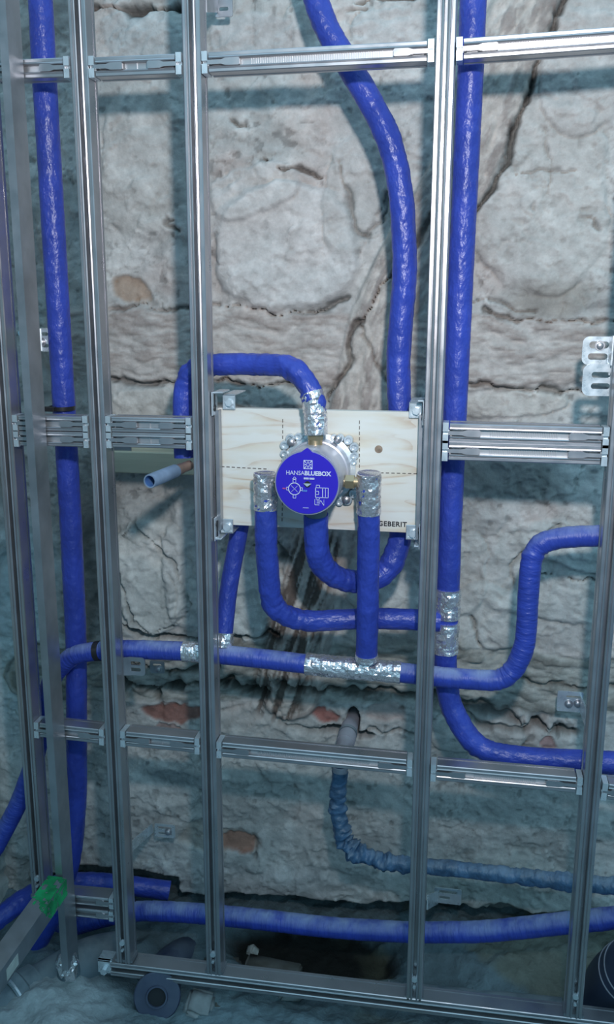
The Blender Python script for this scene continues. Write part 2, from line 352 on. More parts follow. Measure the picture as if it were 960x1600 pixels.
        gt = sstep(.5, .62, fbm(X*13+cx, Z*13+cy, 4, 62)); h += 0.007*gt*.7*np.exp(-((r_-1.04)/.02)**2); c *= (1-.12*np.exp(-((r_-1.04)/.022)**2)*gt)[:, None]
    # sooty / mottled areas, brick fragments
    for cx, cy, rx, ry, rot, col, k in [
        (850, 465, 70, 26, -6, (.22, .20, .17), .7), (800, 760, 85, 32, 12, (.20, .195, .175), .75), (720, 700, 40, 60, 0, (.22, .20, .18), .5),
        (197, 455, 34, 22, 6, (.26, .165, .10), .7), (265, 1112, 52, 12, 5, (.24, .105, .08), .9), (255, 1135, 18, 10, 0, (.32, .18, .15), .7), (368, 1305, 26, 15, 0, (.22, .055, .025), 1.0),
        (345, 1300, 60, 18, 4, (.31, .25, .20), .55), (495, 1118, 26, 10, 14, (.28, .10, .08), .85), (600, 1120, 30, 16, 10, (.36, .25, .22), .5),
        (850, 1150, 14, 14, 0, (.30, .15, .14), .7), (640, 1010, 80, 22, 0, (.26, .245, .20), .6), (270, 1215, 40, 16, 12, (.12, .15, .16), .6),
        (150, 700, 12, 140, 0, (.24, .25, .24), .4), (560, 1340, 120, 50, 0, (.26, .28, .27), .4), (780, 1400, 140, 60, 0, (.24, .28, .25), .5), (400, 1380, 140, 40, 0, (.33, .33, .33), .4),
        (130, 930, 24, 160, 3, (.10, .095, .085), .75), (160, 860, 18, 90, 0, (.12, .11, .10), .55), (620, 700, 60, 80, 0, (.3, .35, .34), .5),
        (30, 980, 60, 160, 0, (.42, .52, .53), .7), (870, 1010, 90, 26, 4, (.36, .33, .30), .5)]:
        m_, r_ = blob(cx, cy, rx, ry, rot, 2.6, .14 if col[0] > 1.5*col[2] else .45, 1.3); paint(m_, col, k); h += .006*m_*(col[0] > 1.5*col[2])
    # timbers
    def beam(pts, half, up, col, col2, k=1.0, grain=1.0, warpk=.5):
        nonlocal h, c
        d, s_, al = dpoly(u+(n1-.5)*30*warpk, v+(n2-.5)*30*warpk, pts)
        sg = d*np.sign(s_); m_ = sstep(half*1.06, half*.90, d)
        g = fbm(al/38, sg/9.0, 5, 21, .6); g2 = fbm(al/18, sg/4.5, 4, 22); gg = (g-.5)
        h2 = -up*(1-(d/half)**2*.35)+gg*0.016*grain+(g2-.5)*.006*grain
        h = h*(1-m_)+h2*m_
        colr = np.array(col)[None, :]*(1-sstep(.35, .62, g))[:, None]+np.array(col2)[None, :]*sstep(.35, .62, g)[:, None]
        colr = colr*(0.80+0.4*g2)[:, None]; mk = (m_*k)[:, None]; c = c*(1-mk)+colr*mk
        return d, sg, m_
    beam([(120, 535), (330, 540), (600, 545), (1100, 562)], 58, .012, (.30, .255, .225), (.41, .38, .345), .8, .9, 1.0)
    beam([(60, 1045), (330, 1050), (700, 1058), (1100, 1078)], 46, .006, (.15, .15, .13), (.33, .33, .295), .85, 1.3, 1.3)
    beam([(850, -60), (800, 70), (730, 250), (655, 390), (598, 500), (565, 640), (520, 800), (452, 1075)], 50, .026, (.26, .225, .20), (.43, .395, .35), .9, 1.0, .5)
    # the lower end of the brace is charred and split
    d, s_, al = dpoly(u+(n3-.5)*24, v, [(500, 835), (470, 950), (435, 1085)]); m_ = sstep(50, 30, d)*sstep(815, 850, v)
    g = fbm((u+.28*v)/6.5, v/60, 4, 31); ch = m_*sstep(.42, .56, g); paint(ch, (.075, .055, .045), .85); h += ch*0.010
    # cracks and joints: points, half width, depth, darkening
    for pts, wd, dp, dk in [
        ([(418, 252), (440, 266), (470, 268), (505, 278)], 4, .022, .7), ([(530, 262), (548, 300), (560, 350), (580, 372)], 5, .014, .45), ([(575, 372), (600, 345), (612, 300)], 4, .010, .35),
        ([(362, 187), (375, 196), (388, 193)], 3.5, .016, .6), ([(360, 478), (420, 487), (500, 486), (545, 468)], 5, .022, .55), ([(330, 590), (420, 598), (500, 606)], 5, .022, .5),
        ([(165, 592), (230, 596), (300, 604)], 5, .02, .55), ([(885, -10), (860, 60), (835, 110), (815, 170), (785, 250), (765, 300), (740, 335)], 4.5, .028, .75),
        ([(700, 300), (660, 380), (620, 430), (560, 500), (545, 560), (512, 625)], 4.5, .02, .55), ([(560, 500), (590, 570), (610, 600)], 3, .010, .35), ([(750, 492), (850, 500), (960, 506)], 4, .018, .5),
        ([(730, 598), (830, 612), (880, 616), (960, 614)], 4.5, .02, .5), ([(140, 14), (200, 16), (300, 8)], 10, .035, .7), ([(560, 2), (640, -2)], 8, .03, .6), ([(800, 268), (840, 262), (900, 262)], 2.5, .008, .3),
        ([(270, 340), (262, 350), (275, 358)], 4, .014, .5), ([(165, 485), (230, 478), (300, 480), (345, 478)], 4, .016, .4), ([(545, 20), (575, 14)], 2.5, .01, .5),
        ([(186, 972), (250, 984), (330, 996), (430, 990)], 7, .03, .7), ([(186, 1068), (240, 1078), (330, 1064), (420, 1085)], 11, .035, .72), ([(440, 1072), (520, 1082), (620, 1084), (700, 1092), (830, 1128), (900, 1134)], 9, .032, .6),
        ([(200, 1030), (260, 1045), (330, 1040)], 8, .028, .7), ([(730, 1055), (860, 1068), (960, 1078)], 4, .016, .4), ([(845, 893), (880, 898), (930, 910)], 3, .012, .5), ([(738, 960), (742, 990), (755, 1015)], 3.5, .014, .5),
        ([(870, 825), (835, 850), (800, 880), (800, 920)], 3.5, .012, .3), ([(700, 1100), (760, 1128), (900, 1138)], 6, .02, .4), ([(442, 1130), (480, 1137), (560, 1142), (640, 1146)], 3, .012, .4),
        ([(185, 880), (200, 930), (215, 965), (260, 975), (300, 950)], 4, .014, .4), ([(195, 850), (212, 820), (240, 840), (280, 880), (300, 940)], 3.5, .012, .35), ([(395, 1298), (400, 1320), (396, 1335)], 3.5, .012, .4),
        ([(395, 850), (430, 840), (455, 870)], 5, .016, .5), ([(925, 330), (935, 350)], 2.5, .01, .4), ([(700, 480), (770, 470), (830, 486)], 3, .01, .35), ([(860, 300), (862, 240), (850, 200)], 2, .006, .25)]:
        d, s_, al = dpoly(u+(n1-.5)*22+(n3-.5)*20, v+(n2-.5)*22+(fbm(X*38+9, Z*38, 4, 8)-.5)*20, pts); k_ = np.exp(-(d/(wd*.85*(.12+1.1*sstep(.25, .75, fbm(X*25+wd, Z*25, 3, 63)))))**2)
        h += dp*k_; c *= (1-dk*k_)[:, None]
    # hole the waste pipe leaves through
    for cx, cy, rx, ry, dp in [(551, 1128, 10, 20, .10), (524, 1138, 24, 6, .05), (568, 1148, 16, 5, .04)]:
        m_, r_ = blob(cx, cy, rx, ry, 0, 2, .25, .25); h += dp*m_; paint(m_, (.13, .13, .14), .9)
    c *= (0.90+0.20*hf)[:, None]
    c = c*1.27
    c[:, 2] *= 1.03
    # broken foot of the wall
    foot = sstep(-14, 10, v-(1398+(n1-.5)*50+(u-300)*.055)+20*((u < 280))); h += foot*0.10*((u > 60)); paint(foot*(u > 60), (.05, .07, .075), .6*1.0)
    P[:, 1] = WY+h
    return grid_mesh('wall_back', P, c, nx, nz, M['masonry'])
build_wall()

def build_left_wall():
    nx, nz = 220, 330; ys = np.linspace(-1.3, 0.30, nx); zs = np.linspace(-0.12, 2.0, nz); Y, Z = np.meshgrid(ys, zs); Y = Y.ravel(); Z = Z.ravel()
    n1 = fbm(Y*9, Z*9, 5, 41); n3 = fbm(Y*40, Z*40, 4, 43); d1, d2, idn = voro(Y*6+(n1-.5), Z*8+(n1-.5), 44); st = sstep(.02, .25, d2-d1)
    h = (n1-.5)*.03+(n3-.5)*.006+st*.014
    c = np.array([.52, .57, .56])[None, :]*(.75+.5*n1)[:, None]*(.8+.2*st)[:, None]
    m_ = (sstep(.56, .50, Z+(n1-.5)*.1)*sstep(.36, .42, Z+(n1-.5)*.1))[:, None]; c = c*(1-m_)+np.array([.42, .36, .22])*m_
    m_ = (sstep(.9, .86, Z+(n1-.5)*.1)*sstep(.78, .84, Z+(n1-.5)*.1))[:, None]; c = c*(1-m_)+np.array([.22, .15, .13])*m_
    return grid_mesh('wall_left', np.stack([-0.985+h, Y, Z], 1), c, nx, nz, M['masonry'])
build_left_wall()

def build_floor():
    x0, x1, y0, y1 = -1.0, 0.62, -1.6, 0.40; st = 0.0045
    nx = int((x1-x0)/st); ny = int((y1-y0)/st); X, Y = np.meshgrid(np.linspace(x0, x1, nx), np.linspace(y0, y1, ny)); X = X.ravel(); Y = Y.ravel()
    n1 = fbm(X*8, Y*8, 5, 51); n3 = fbm(X*38, Y*38, 4, 53)
    h = -0.045+(n1-.5)*.05+(n3-.5)*.018
    c = np.array([.17, .225, .245])[None, :]*(.6+.8*n1)[:, None]
    heap = np.exp(-(((X+.70)/.14)**2+((Y+.10)/.15)**2)); h += .05*heap*(.8+.4*n1); hm = sstep(.25, .7, heap*(.6+.8*n1))[:, None]; c = c*(1-hm)+np.array([.46, .49, .50])*(.85+.3*n3)[:, None]*hm
    ridge = sstep(.10, .2, Y)*sstep(-.15, .0, X); h += .03*ridge
    sunken = (sstep(1., .7, np.hypot((X+.28+(n1-.5)*.08)/.21, (Y-.20+(n3-.5)*.06)/.10)))[:, None]; c = c*(1-sunken)+np.array([.020, .020, .018])*sunken; h -= .03*sunken[:, 0]; h -= .03*np.exp(-(((X+.53)/.09)**2+((Y+.03)/.06)**2))  # near-black colour on a lowered patch towards the wall
    m_ = (sstep(-.25, .0, X)*sstep(.5, .6, fbm(X*7, Y*9, 4, 57)))[:, None]*.6; c = c*(1-m_)+np.array([.22, .21, .14])*m_
    return grid_mesh('floor', np.stack([X, Y, h], 1), c, nx, ny, M['ground'])
build_floor()

# ------------------------------------------------------------------ metal frame: posts and rails share one slotted section
def section(half, depth, slot, inner):
    """C-section: front at 0, depth positive; slot open to the front with rounded lips and a step beside each lip"""
    r = [(-half, 0.0012), (-half+0.0012, 0), (-half+0.0050, 0), (-half+0.0056, 0.0016), (-slot-0.0046, 0.0016), (-slot-0.0036, -0.0002), (-slot-0.0018, -0.0009), (-slot-0.0004, 0.0002), (-slot, 0.0022), (-slot, inner)]
    l = [(-a, b) for a, b in r[::-1]]
    return r+l+[(half, 0.0012+depth*0.80), (half+0.0010, depth*0.82), (half+0.0010, depth), (-half-0.0010, depth), (-half-0.0010, depth*0.82), (-half, depth*0.80)]
PG = 'slotted metal posts of the frame'
def post(name, px, py, ztop, zbot, label, half=0.0135, depth=0.034):
    p = at(px, py, 0.0); x = p[0]; r = empty(name, (x, 0.0, zbot), label, 'metal post')
    MB().extrude(section(half, depth, 0.0026, 0.016), (x, 0, zbot), (x, 0, ztop), (1, 0, 0), (0, 1, 0)).build('channel', M['steel'], r, 25)
    b = MB(); b.cyl((x, -0.004, zbot+0.045), (x, 0.003, zbot+0.045), 0.0052, n=6); b.cyl((x, -0.0045, zbot+0.03), (x, 0.002, zbot+0.03), 0.0026, n=10); b.build('bolt', M['zinc'], r, 25)
    b = MB(); b.box((x-0.017, 0.002, zbot), (x+0.017, 0.032, zbot+0.006)); b.build('foot_plate', M['steel_dull'], r)
    return r
ZB = at(340, 1524, 0.0)[2]
post('frame_post', 38.5, 1100, 1.78, at(60, 1405, 0)[2], 'slotted steel post at the far left beside the stone side wall', depth=0.034)
post('frame_post', 121, 50, 1.78, ZB, 'slotted steel post right of the long vertical blue pipe at left')
post('frame_post', 298.5, 50, 1.78, ZB, 'slotted steel post along the left edge of the plywood board')
post('frame_post', 685.5, 400, 1.78, ZB, 'bright slotted steel post along the right edge of the plywood board')
post('frame_post', 936, 1100, 1.78, at(905, 1592, 0)[2], 'rightmost slotted steel post, leaving the picture at its right edge')

def rail(p0, p1, label, half=0.0138, Y=0.003, clips=(1, 1), group=None, depth=0.030, name='frame_rail'):
    a = at(p0[0], p0[1], Y); b = at(p1[0], p1[1], Y); d = (b-a)/np.linalg.norm(b-a); up = np.cross(d, (0, 1, 0)); up = up/np.linalg.norm(up)
    if up[2] < 0: up = -up
    L = np.linalg.norm(b-a); slot = 0.0048
    r = empty(name, a, label, 'metal rail', group)
    ga = 0.011 if clips[0] else 0; gb = 0.011 if clips[1] else 0
    MB().extrude(section(half, depth, slot, 0.014), a+d*ga, b-d*gb, up, (0, 1, 0)).build('channel', M['steel'], r, 25)
    # toothed strip in the slot
    t = MB(); s = ga+0.062; n = 0
    y = np.array((0, 1.0, 0))
    t.extrude([(-slot*.98, 0.0075), (slot*.98, 0.0075), (slot*.98, 0.0095), (-slot*.98, 0.0095)], a+d*(ga+.004), b-d*(gb+.004), up, y)
    end = L-gb-0.062
    while s < end:
        t.extrude([(-slot*.95, 0.0052), (slot*.95, 0.0052), (slot*.95, 0.0076), (-slot*.95, 0.0076)], a+d*s, a+d*(s+0.0016), up, y); s += 0.0034
    t.build('toothed_strip', M['teeth'], r)
    for q, (o, dd) in enumerate(((a, d), (b, -d))):
        if not clips[q]: continue
        # connector tongue: narrow neck widening to a flat block
        k = MB(); f = 1.0 if L > 0.15 else L*0.38/0.06
        pts = [(0.009, -0.0030), (0.030, -0.0030), (0.037, -0.0050), (0.056, -0.0052), (0.058, -0.004), (0.058, 0.004), (0.056, 0.0052), (0.037, 0.0050), (0.030, 0.0030), (0.009, 0.0030)]
        vs = []
        for yy in (-0.0018, 0.0030):
            for s_, h_ in pts: vs.append(o+dd*(s_*f)+up*h_+y*yy)
        m = len(pts); k.add(vs, [tuple(range(m)), tuple(range(m, 2*m))]+[(i, (i+1) % m, m+(i+1) % m, m+i) for i in range(m)])
        k.build('connector_tongue', M['steel'], r)
        c = MB()
        for sg in (-1, 1):
            z0 = sg*0.0022; z1 = sg*(half+0.0014)
            c.extrude([(min(z0, z1), -0.0022), (max(z0, z1), -0.0022), (max(z0, z1), 0.026), (min(z0, z1), 0.026)], o+dd*0.0005, o+dd*0.0092, up, y)
        c.extrude([(-0.004, 0.004), (0.004, 0.004), (0.004, 0.02), (-0.004, 0.02)], o+dd*0.0008, o+dd*0.0105, up, y)
        c.build('end_clip', M['zinc'], r)
    return r
def P2(px, py, Y=0.0): return at(px, py, Y)
PX = [at(38.5, 1100, 0)[0], at(121, 50, 0)[0], at(298.5, 50, 0)[0], at(685.5, 400, 0)[0], at(936, 1100, 0)[0]]
def edge_px(i, side, py):
    """pixel x of the left/right flank of post i at picture height py"""
    lo, hi = -200., 1200.; X = PX[i]+side*0.0150
    for _ in range(40):
        mid = (lo+hi)/2
        if at(mid, py, 0)[0] < X: lo = mid
        else: hi = mid
    return lo
def railrow(i, j, pyi, pyj, label, ext=None, **k):
    a = (edge_px(i, 1, pyi), pyi); b = (ext, pyj) if ext else (edge_px(j, -1, pyj), pyj)
    return rail(a, b, label, clips=(1, 0 if ext else 1), **k)
railrow(0, 1, 109, 105, 'top rail in front of the vertical blue pipe at far left')
railrow(1, 2, 105, 99, 'short top rail between the two posts left of the board')
railrow(2, 3, 98, 79, 'long top rail crossing the curved blue pipe')
railrow(3, 4, 77, 55, 'bright top rail at the upper right, across the old diagonal timber', ext=1010)
railrow(0, 1, 661, 663, 'upper rail of the middle pair in front of the vertical pipe at left', half=0.0122)
railrow(0, 1, 685, 687, 'lower rail of the middle pair in front of the vertical pipe at left', half=0.0122)
railrow(1, 2, 663, 666, 'upper rail of the middle pair above the open grey pipe end', half=0.0122)
railrow(1, 2, 687, 690, 'lower rail of the middle pair just above the open grey pipe end', half=0.0122)
railrow(3, 4, 676, 684, 'upper shiny rail of the middle pair right of the board', half=0.0145)
railrow(3, 4, 704, 712, 'lower shiny rail of the middle pair right of the board', half=0.0145)
railrow(0, 1, 1140, 1152, 'low rail between far left post and its neighbour, across the blue pipe')
railrow(1, 2, 1154, 1166, 'short low rail under the red brick patch left of the board post')
railrow(2, 3, 1171, 1200, 'long low rail in front of the waste pipe stub')
railrow(3, 4, 1207, 1228, 'low rail under the large blue bend at right')
railrow(4, 4, 1236, 1246, 'low rail stub at the right picture edge', ext=1010)
# small double rail near the floor, left
rail((103, 1405), (178, 1412), 'upper of two short rails low at left behind the green mark', half=0.0095, Y=0.004, clips=(0, 1))
rail((103, 1424), (178, 1432), 'lower of two short rails low at left behind the green mark', half=0.0085, Y=0.004, clips=(0, 1))
# floor rail that carries the posts
def floor_rail():
    z = ZB; xa = at(172, 1505, 0)[0]; xb = 0.42
    r = empty('floor_rail', (xa, 0, z-0.03), 'long dusty steel floor rail carrying the feet of the posts', 'metal rail')
    b = at(905, 1592, 0)
    za, zb = ZB, at(905, 1592, 0)[2]; dz = (zb-za)/(PX[4]-PX[2]); d = np.array((1, 0, dz)); d /= np.linalg.norm(d)
    a = np.array((xa, 0, za+dz*(xa-PX[2])-0.0150)); e = np.array((xb, 0, za+dz*(xb-PX[2])-0.0150))
    up = np.array((-d[2], 0, d[0]))
    MB().extrude(section(0.0145, 0.034, 0.004, 0.02), a, e, up, (0, 1, 0)).build('channel', M['steel'], r, 25)
    k = MB(); k.box(a+np.array((-0.026, 0.002, -0.012)), a+np.array((0.0, 0.008, 0.016)), 0.001); k.box(a+np.array((-0.026, 0.002, 0.012)), a+np.array((0.002, 0.03, 0.016)), 0.001)
    k.cyl(a+np.array((-0.012, -0.006, -0.004)), a+np.array((-0.012, 0.01, -0.004)), 0.007, n=6); k.build('end_bracket', M['zinc'], r, 25)
floor_rail()

# corner post turned sideways (flat flank seen) and the floor rail that comes forward from it
def corner_post():
    x0 = at(69, 1100, -0.045)[0]; x1 = at(80, 1100, -0.045)[0]; zb = at(100, 1500, -0.02)[2]
    r = empty('corner_post', (x1, -0.02, zb), 'flat-sided steel corner post turned sideways, left of the vertical blue pipe', 'metal post')
    sec = [(x0-x1, 0), (0, 0), (0, 0.045), (x0-x1-0.012, 0.045), (x0-x1-0.012, 0.037), (x0-x1, 0.037), (x0-x1, 0.030), (-0.003, 0.030), (-0.003, 0.015), (x0-x1, 0.015)]
    MB().extrude(sec, (x1, -0.045, zb), (x1, -0.045, 1.78), (1, 0, 0), (0, 1, 0)).build('channel', M['steel_dull'], r, 25)
    k = MB(); k.cyl((x1-0.030, 0.0, at(22, 520, 0)[2]), (x1-0.026, -0.012, at(22, 520, 0)[2]), 0.006, n=6); k.box((x1-.034, -.002, at(22, 520, 0)[2]-.012), (x1-.009, .004, at(22, 520, 0)[2]+.012)); k.build('bolt', M['zinc'], r)
    return x0, x1
CX0, CX1 = corner_post()
def forward_rail():
    zc = at(100, 1372, -0.05)[2]; xr = at(104, 1390, -0.05)[0]; y0 = -0.048; y1 = -0.95; wx = 0.034; hz = 0.036
    r = empty('forward_rail', (xr-wx, y0, zc-hz), 'dull steel rail running forward along the left, marked with green', 'metal rail')
    sec = [(0, 0), (wx, 0), (wx, -hz), (wx*.6, -hz), (wx*.6, -hz+.01), (wx*.4, -hz+.01), (wx*.4, -hz), (0, -hz), (0, -hz*.6), (.006, -hz*.6), (.006, -hz*.4), (0, -hz*.4)]
    MB().extrude([(a, b) for a, b in sec], (xr-wx, y0, zc), (xr-wx, y1, zc), (1, 0, 0), (0, 0, 1)).build('channel', M['steel_dull'], r, 25)
    # green marker scrawl wrapped on top and side
    g = MB(); rnd = random.Random(3); st_ = .004
    for iy in range(24):
        for ia in range(17):
            yy = y0-.001-iy*st_; a_ = ia*st_; lim = .092-.030*abs(ia-8)/8+rnd.uniform(-.012, .008)
            if iy*st_ > lim or vnoise(np.array([iy*.45]), np.array([ia*.55]), 5)[0] < .25: continue
            if a_ < wx: g.box((xr-wx+a_, yy-st_, zc+.0001), (min(xr, xr-wx+a_+st_), yy, zc+.0008))
            elif a_-wx < hz: g.box((xr+.0001, yy-st_, zc-(a_-wx)-st_), (xr+.0008, yy, zc-(a_-wx)))
    tag(g.build('marker_scrawl', M['green'], r), 'bright green marker scrawl')
    yl = -0.235
    lb = MB(); lb.box((xr+.0001, yl-.038, zc-hz*.85), (xr+.0007, yl, zc-hz*.30)); tag(lb.build('sticker', M['label'], r), 'small pale paper sticker')
    return r
forward_rail()

# ------------------------------------------------------------------ swept pipes
def smooth_path(pts, sig=0.022, ds=0.0035):
    P = np.array([at(*p) for p in pts]); seg = np.linalg.norm(np.diff(P, axis=0), axis=1); s = np.concatenate([[0], np.cumsum(seg)])
    n = max(8, int(s[-1]/ds)); t = np.linspace(0, s[-1], n); Q = np.stack([np.interp(t, s, P[:, k]) for k in range(3)], 1)
    step = t[1]-t[0]; w = max(1, int(3*sig/step)); kx = np.arange(-w, w+1)*step; ker = np.exp(-(kx/sig)**2/2); ker /= ker.sum()
    pre = Q[0]+(Q[0]-Q[1])*np.arange(w, 0, -1)[:, None]; post_ = Q[-1]+(Q[-1]-Q[-2])*np.arange(1, w+1)[:, None]
    E = np.concatenate([pre, Q, post_]); return np.stack([np.convolve(E[:, k], ker, 'valid') for k in range(3)], 1)
def sweep(path, rad, n=28, crumple=0.0, ring=0.0, seed=0, caps=True, foil=False, taper=0):
    path = np.array(path); m = len(path); T = np.gradient(path, axis=0); T /= np.linalg.norm(T, axis=1)[:, None]
    s = np.concatenate([[0], np.cumsum(np.linalg.norm(np.diff(path, axis=0), axis=1))])
    cur = np.linalg.norm(np.gradient(T, axis=0), axis=1)/max(1e-6, s[1]-s[0])       # bend tightness
    u = np.cross(T[0], (0.31, 0.9, 0.17)); u /= np.linalg.norm(u); vs = []; uv = []
    th = np.linspace(0, 2*math.pi, n, endpoint=False)
    for i in range(m):
        u = u-T[i]*np.dot(u, T[i]); u /= np.linalg.norm(u); v = np.cross(T[i], u)
        D = np.cos(th)[:, None]*u+np.sin(th)[:, None]*v
        S = np.full(n, s[i])
        r = np.full(n, float(rad))
        if ring: 
            k = ring*(0.35+min(1.6, cur[i]*0.10))
            r = r+k*(fbm(S/0.006+seed*7, np.cos(th)*.9+3, 3, seed)-.5)*2+k*.8*(fbm(S/.02+seed*3, np.cos(th)*1.3+5+np.sin(th), 2, seed+4)-.5)*2
        if crumple: r = r+crumple*(_hash(np.full(n, i//1), np.arange(n), seed+11)-.5)*2+crumple*.8*(vnoise(S/.011, np.cos(th)*2+9, seed)-.5)*2
        P = path[i]+D*r[:, None]; vs += [tuple(p) for p in P]; uv += [(math.cos(a), math.sin(a), s[i]) for a in th]
    fs = [(i*n+j, i*n+(j+1) % n, (i+1)*n+(j+1) % n, (i+1)*n+j) for i in range(m-1) for j in range(n)]
    if caps: fs += [tuple(range(n)), tuple(range((m-1)*n, m*n))]
    mb = MB(); mb.add(vs, fs); mb.uv = uv; return mb
RP = 0.0198
def pipe(name, label, pts, rad=RP, sig=0.022, mt='blue', ring=0.0016, seed=1, cat='pipe', flip=False):
    path = smooth_path(pts, sig); r = empty(name, path[0], label, cat); r['_'] = 0; del r['_']
    sweep(path, rad, ring=ring, seed=seed, n=32).build('insulation', M[mt], r, 60)
    return r, path
def cut(path, a, b):
    u, v = proj(path); i = int(np.argmin(np.hypot(u-a[0], v-a[1]))); j = int(np.argmin(np.hypot(u-b[0], v-b[1]))); i, j = sorted((i, j)); return path[i:j+1]
def foil(root, path, a, b, seed=1, rad=RP+.0026, label='crumpled silver foil wrap'):
    seg = cut(path, a, b); o = sweep(seg, rad, n=22, crumple=0.0009, seed=seed).build('foil_wrap', M['foil'], root, 12); return o
def band(root, path, a, b, mt='black', name='tape_band', rad=RP+.0016):
    seg = cut(path, a, b); return sweep(seg, rad, n=28, seed=2).build(name, M[mt], root, 60)

# vertical pipe at far left
r1, pa1 = pipe('insulated_pipe', 'long vertical blue pipe at far left, running from top to floor', [(60, -60, .106), (70, 130, .106), (86, 400, .106), (110, 800, .106), (119, 1000, .106), (120, 1150, .106), (120, 1250, .106), (112, 1340, .106), (88, 1420, .106), (50, 1490, .09)], seed=1)
c_ = MB(); q = at(97, 637, .075); q2 = at(97, 637, .10)
c_.lathe((q2[0], .10, q2[2]-.004), (0, 0, 1), [(0, RP+.001), (0, RP+.003), (.007, RP+.003), (.007, RP+.001)], 32)
c_.box((q2[0]-.026, .10-RP-.010, q2[2]-.004), (q2[0]-.002, .10-RP+.002, q2[2]+.004), .001); tag(c_.build('black_clip', M['black'], r1, 30), 'black plastic clip around the pipe')
# curved pipe from the top, behind the board, U-turn into the mixer box
r2, pa2 = pipe('insulated_pipe', 'blue pipe curving from the top behind the board, with a U bend under the box', [(478, -60, .12), (505, 40, .12), (560, 125, .12), (610, 215, .12), (628, 300, .12), (634, 420, .12), (622, 560, .12), (627, 700, .11), (632, 830, .10), (605, 905, .085), (535, 912, .06), (494, 880, .02), (494, 803, .0)], sig=.028, seed=2)
# right vertical pipe
r6, pa6 = pipe('insulated_pipe', 'long vertical blue pipe right of the bright post, bending right low down', [(742, -60, .09), (736, 110, .09), (722, 400, .095), (706, 760, .098), (700, 930, .098), (695, 1030, .098), (700, 1100, .095), (745, 1175, .08), (830, 1186, .075), (960, 1192, .07), (1010, 1194, .07)], sig=.030, seed=3, ring=.0013)
foil(r6, pa6, (698, 918), (698, 965), 5); foil(r6, pa6, (697, 972), (696, 1020), 6)
# left outlet of the box
r3, pa3 = pipe('insulated_pipe', 'blue pipe from the foil left of the round box, down and right behind the others', [(415, 739, -.002), (416, 850, .0), (424, 950, .03), (465, 972, .055), (577, 966, .082), (650, 968, .085), (688, 971, .088)], sig=.020, seed=4, rad=.0183)
foil(r3, pa3, (415, 740), (416, 797), 7, rad=.0194)
# right outlet of the box
r4, pa4 = pipe('insulated_pipe', 'straight blue pipe from the foil right of the round box down to the foil tee', [(577, 739, -.002), (576, 850, .012), (575, 950, .030), (573, 1030, .042)], seed=5, rad=.0183)
foil(r4, pa4, (577, 740), (577, 802), 8, rad=.0194)
foil(r4, pa4, (574, 1020), (573, 1042), 9, rad=.0194)
# horizontal distribution pipe
r5, pa5 = pipe('insulated_pipe', 'horizontal blue pipe with foil joints, crossing all posts and rising at right', [(-60, 1400, .02), (-10, 1330, .03), (30, 1255, .055), (60, 1170, .07), (78, 1060, .07), (115, 1020, .062), (200, 1014, .055), (300, 1018, .055), (400, 1028, .055), (500, 1040, .055), (620, 1050, .055), (700, 1059, .055), (795, 1066, .055), (822, 1010, .055), (826, 925, .055), (832, 850, .055), (880, 838, .055), (945, 838, .055), (1010, 832, .055)], sig=.022, seed=6, mt='blue_dusty', ring=.0009, rad=.0172)
foil(r5, pa5, (287, 1017), (345, 1022), 10, rad=.0188); foil(r5, pa5, (478, 1037), (625, 1051), 11, rad=.0190)
band(r5, pa5, (150, 1015), (159, 1014), rad=.0184)
# slanting pipe behind the board's lower left corner
r8, pa8 = pipe('insulated_pipe', 'short slanting blue pipe between the foil joint and the board lower left corner', [(348, 1010, .06), (357, 920, .085), (372, 840, .10), (382, 780, .105)], seed=7, ring=.0003, rad=.0158)
foil(r8, pa8, (347, 1012), (350, 988), 12, rad=.018)
# top outlet loop ending in an open pipe
r7, pa7 = pipe('insulated_pipe', 'blue pipe looping from the top of the round box left over the board', [(494, 679, .0), (492, 615, .004), (462, 572, .02), (400, 569, .05), (325, 569, .066), (291, 580, .068), (285, 640, .066), (289, 715, .060)], sig=.020, seed=8, rad=.0180)
foil(r7, pa7, (494, 678), (497, 612), 13, rad=.0186)
def open_end():
    a = np.array(at(296, 727, .055)); b = np.array(at(234, 752, -.075)); d = (b-a)/np.linalg.norm(b-a)
    k = MB(); k.lathe(a, d, [(0, .0), (0, .0085), (.03, .0085), (.03, .0092), (.055, .0092)], 24); tag(k.build('bare_section', M['pale_copper'], r7, 40), 'dull copper coloured bare pipe')
    L = np.linalg.norm(b-a); k = MB(); k.lathe(a+d*.050, d, [(0, .0), (0, .0112), (L-.051, .0112), (L-.050, .0108), (L-.050, .0088), (L-.085, .0086)], 32); tag(k.build('open_end', M['pipe_bare'], r7, 40), 'grey blue open pipe end')
    k = MB(); k.lathe(a+d*(L-.03), d, [(0, 0), (0, .0087), (.029, .0087)], 28); k.build('inner_liner', M['pipe_inner'], r7.children[-1], 40)
open_end()
# grey blue corrugated waste pipe
r11, pa11 = pipe('waste_pipe', 'grey blue wrinkled waste pipe bending from the wall stub to the right', [(531, 1205, .13), (527, 1265, .125), (540, 1325, .12), (600, 1348, .12), (700, 1356, .115), (820, 1370, .11), (900, 1380, .10), (1010, 1388, .10)], rad=.0150, mt='grey_blue', ring=.0075, seed=9, sig=.022)
k = MB(); k.lathe(at(531, 1212, .13), at(532, 1190, .13)-at(531, 1212, .13), [(0, .0145), (.012, .0145), (.014, .0150), (.020, .0150), (.020, .012)], 28); tag(k.build('collar', M['sleeve'], r11, 40), 'pinkish collar')
st = MB(); a = at(552, 1115, .31); b = at(536, 1176, .165); st.lathe(a, b-a, [(0, 0), (0, .0165), (.085, .0165), (.085, .0180), (.112, .0180), (.112, .0172), (np.linalg.norm(b-a), .0165), (np.linalg.norm(b-a)+.001, 0)], 28)
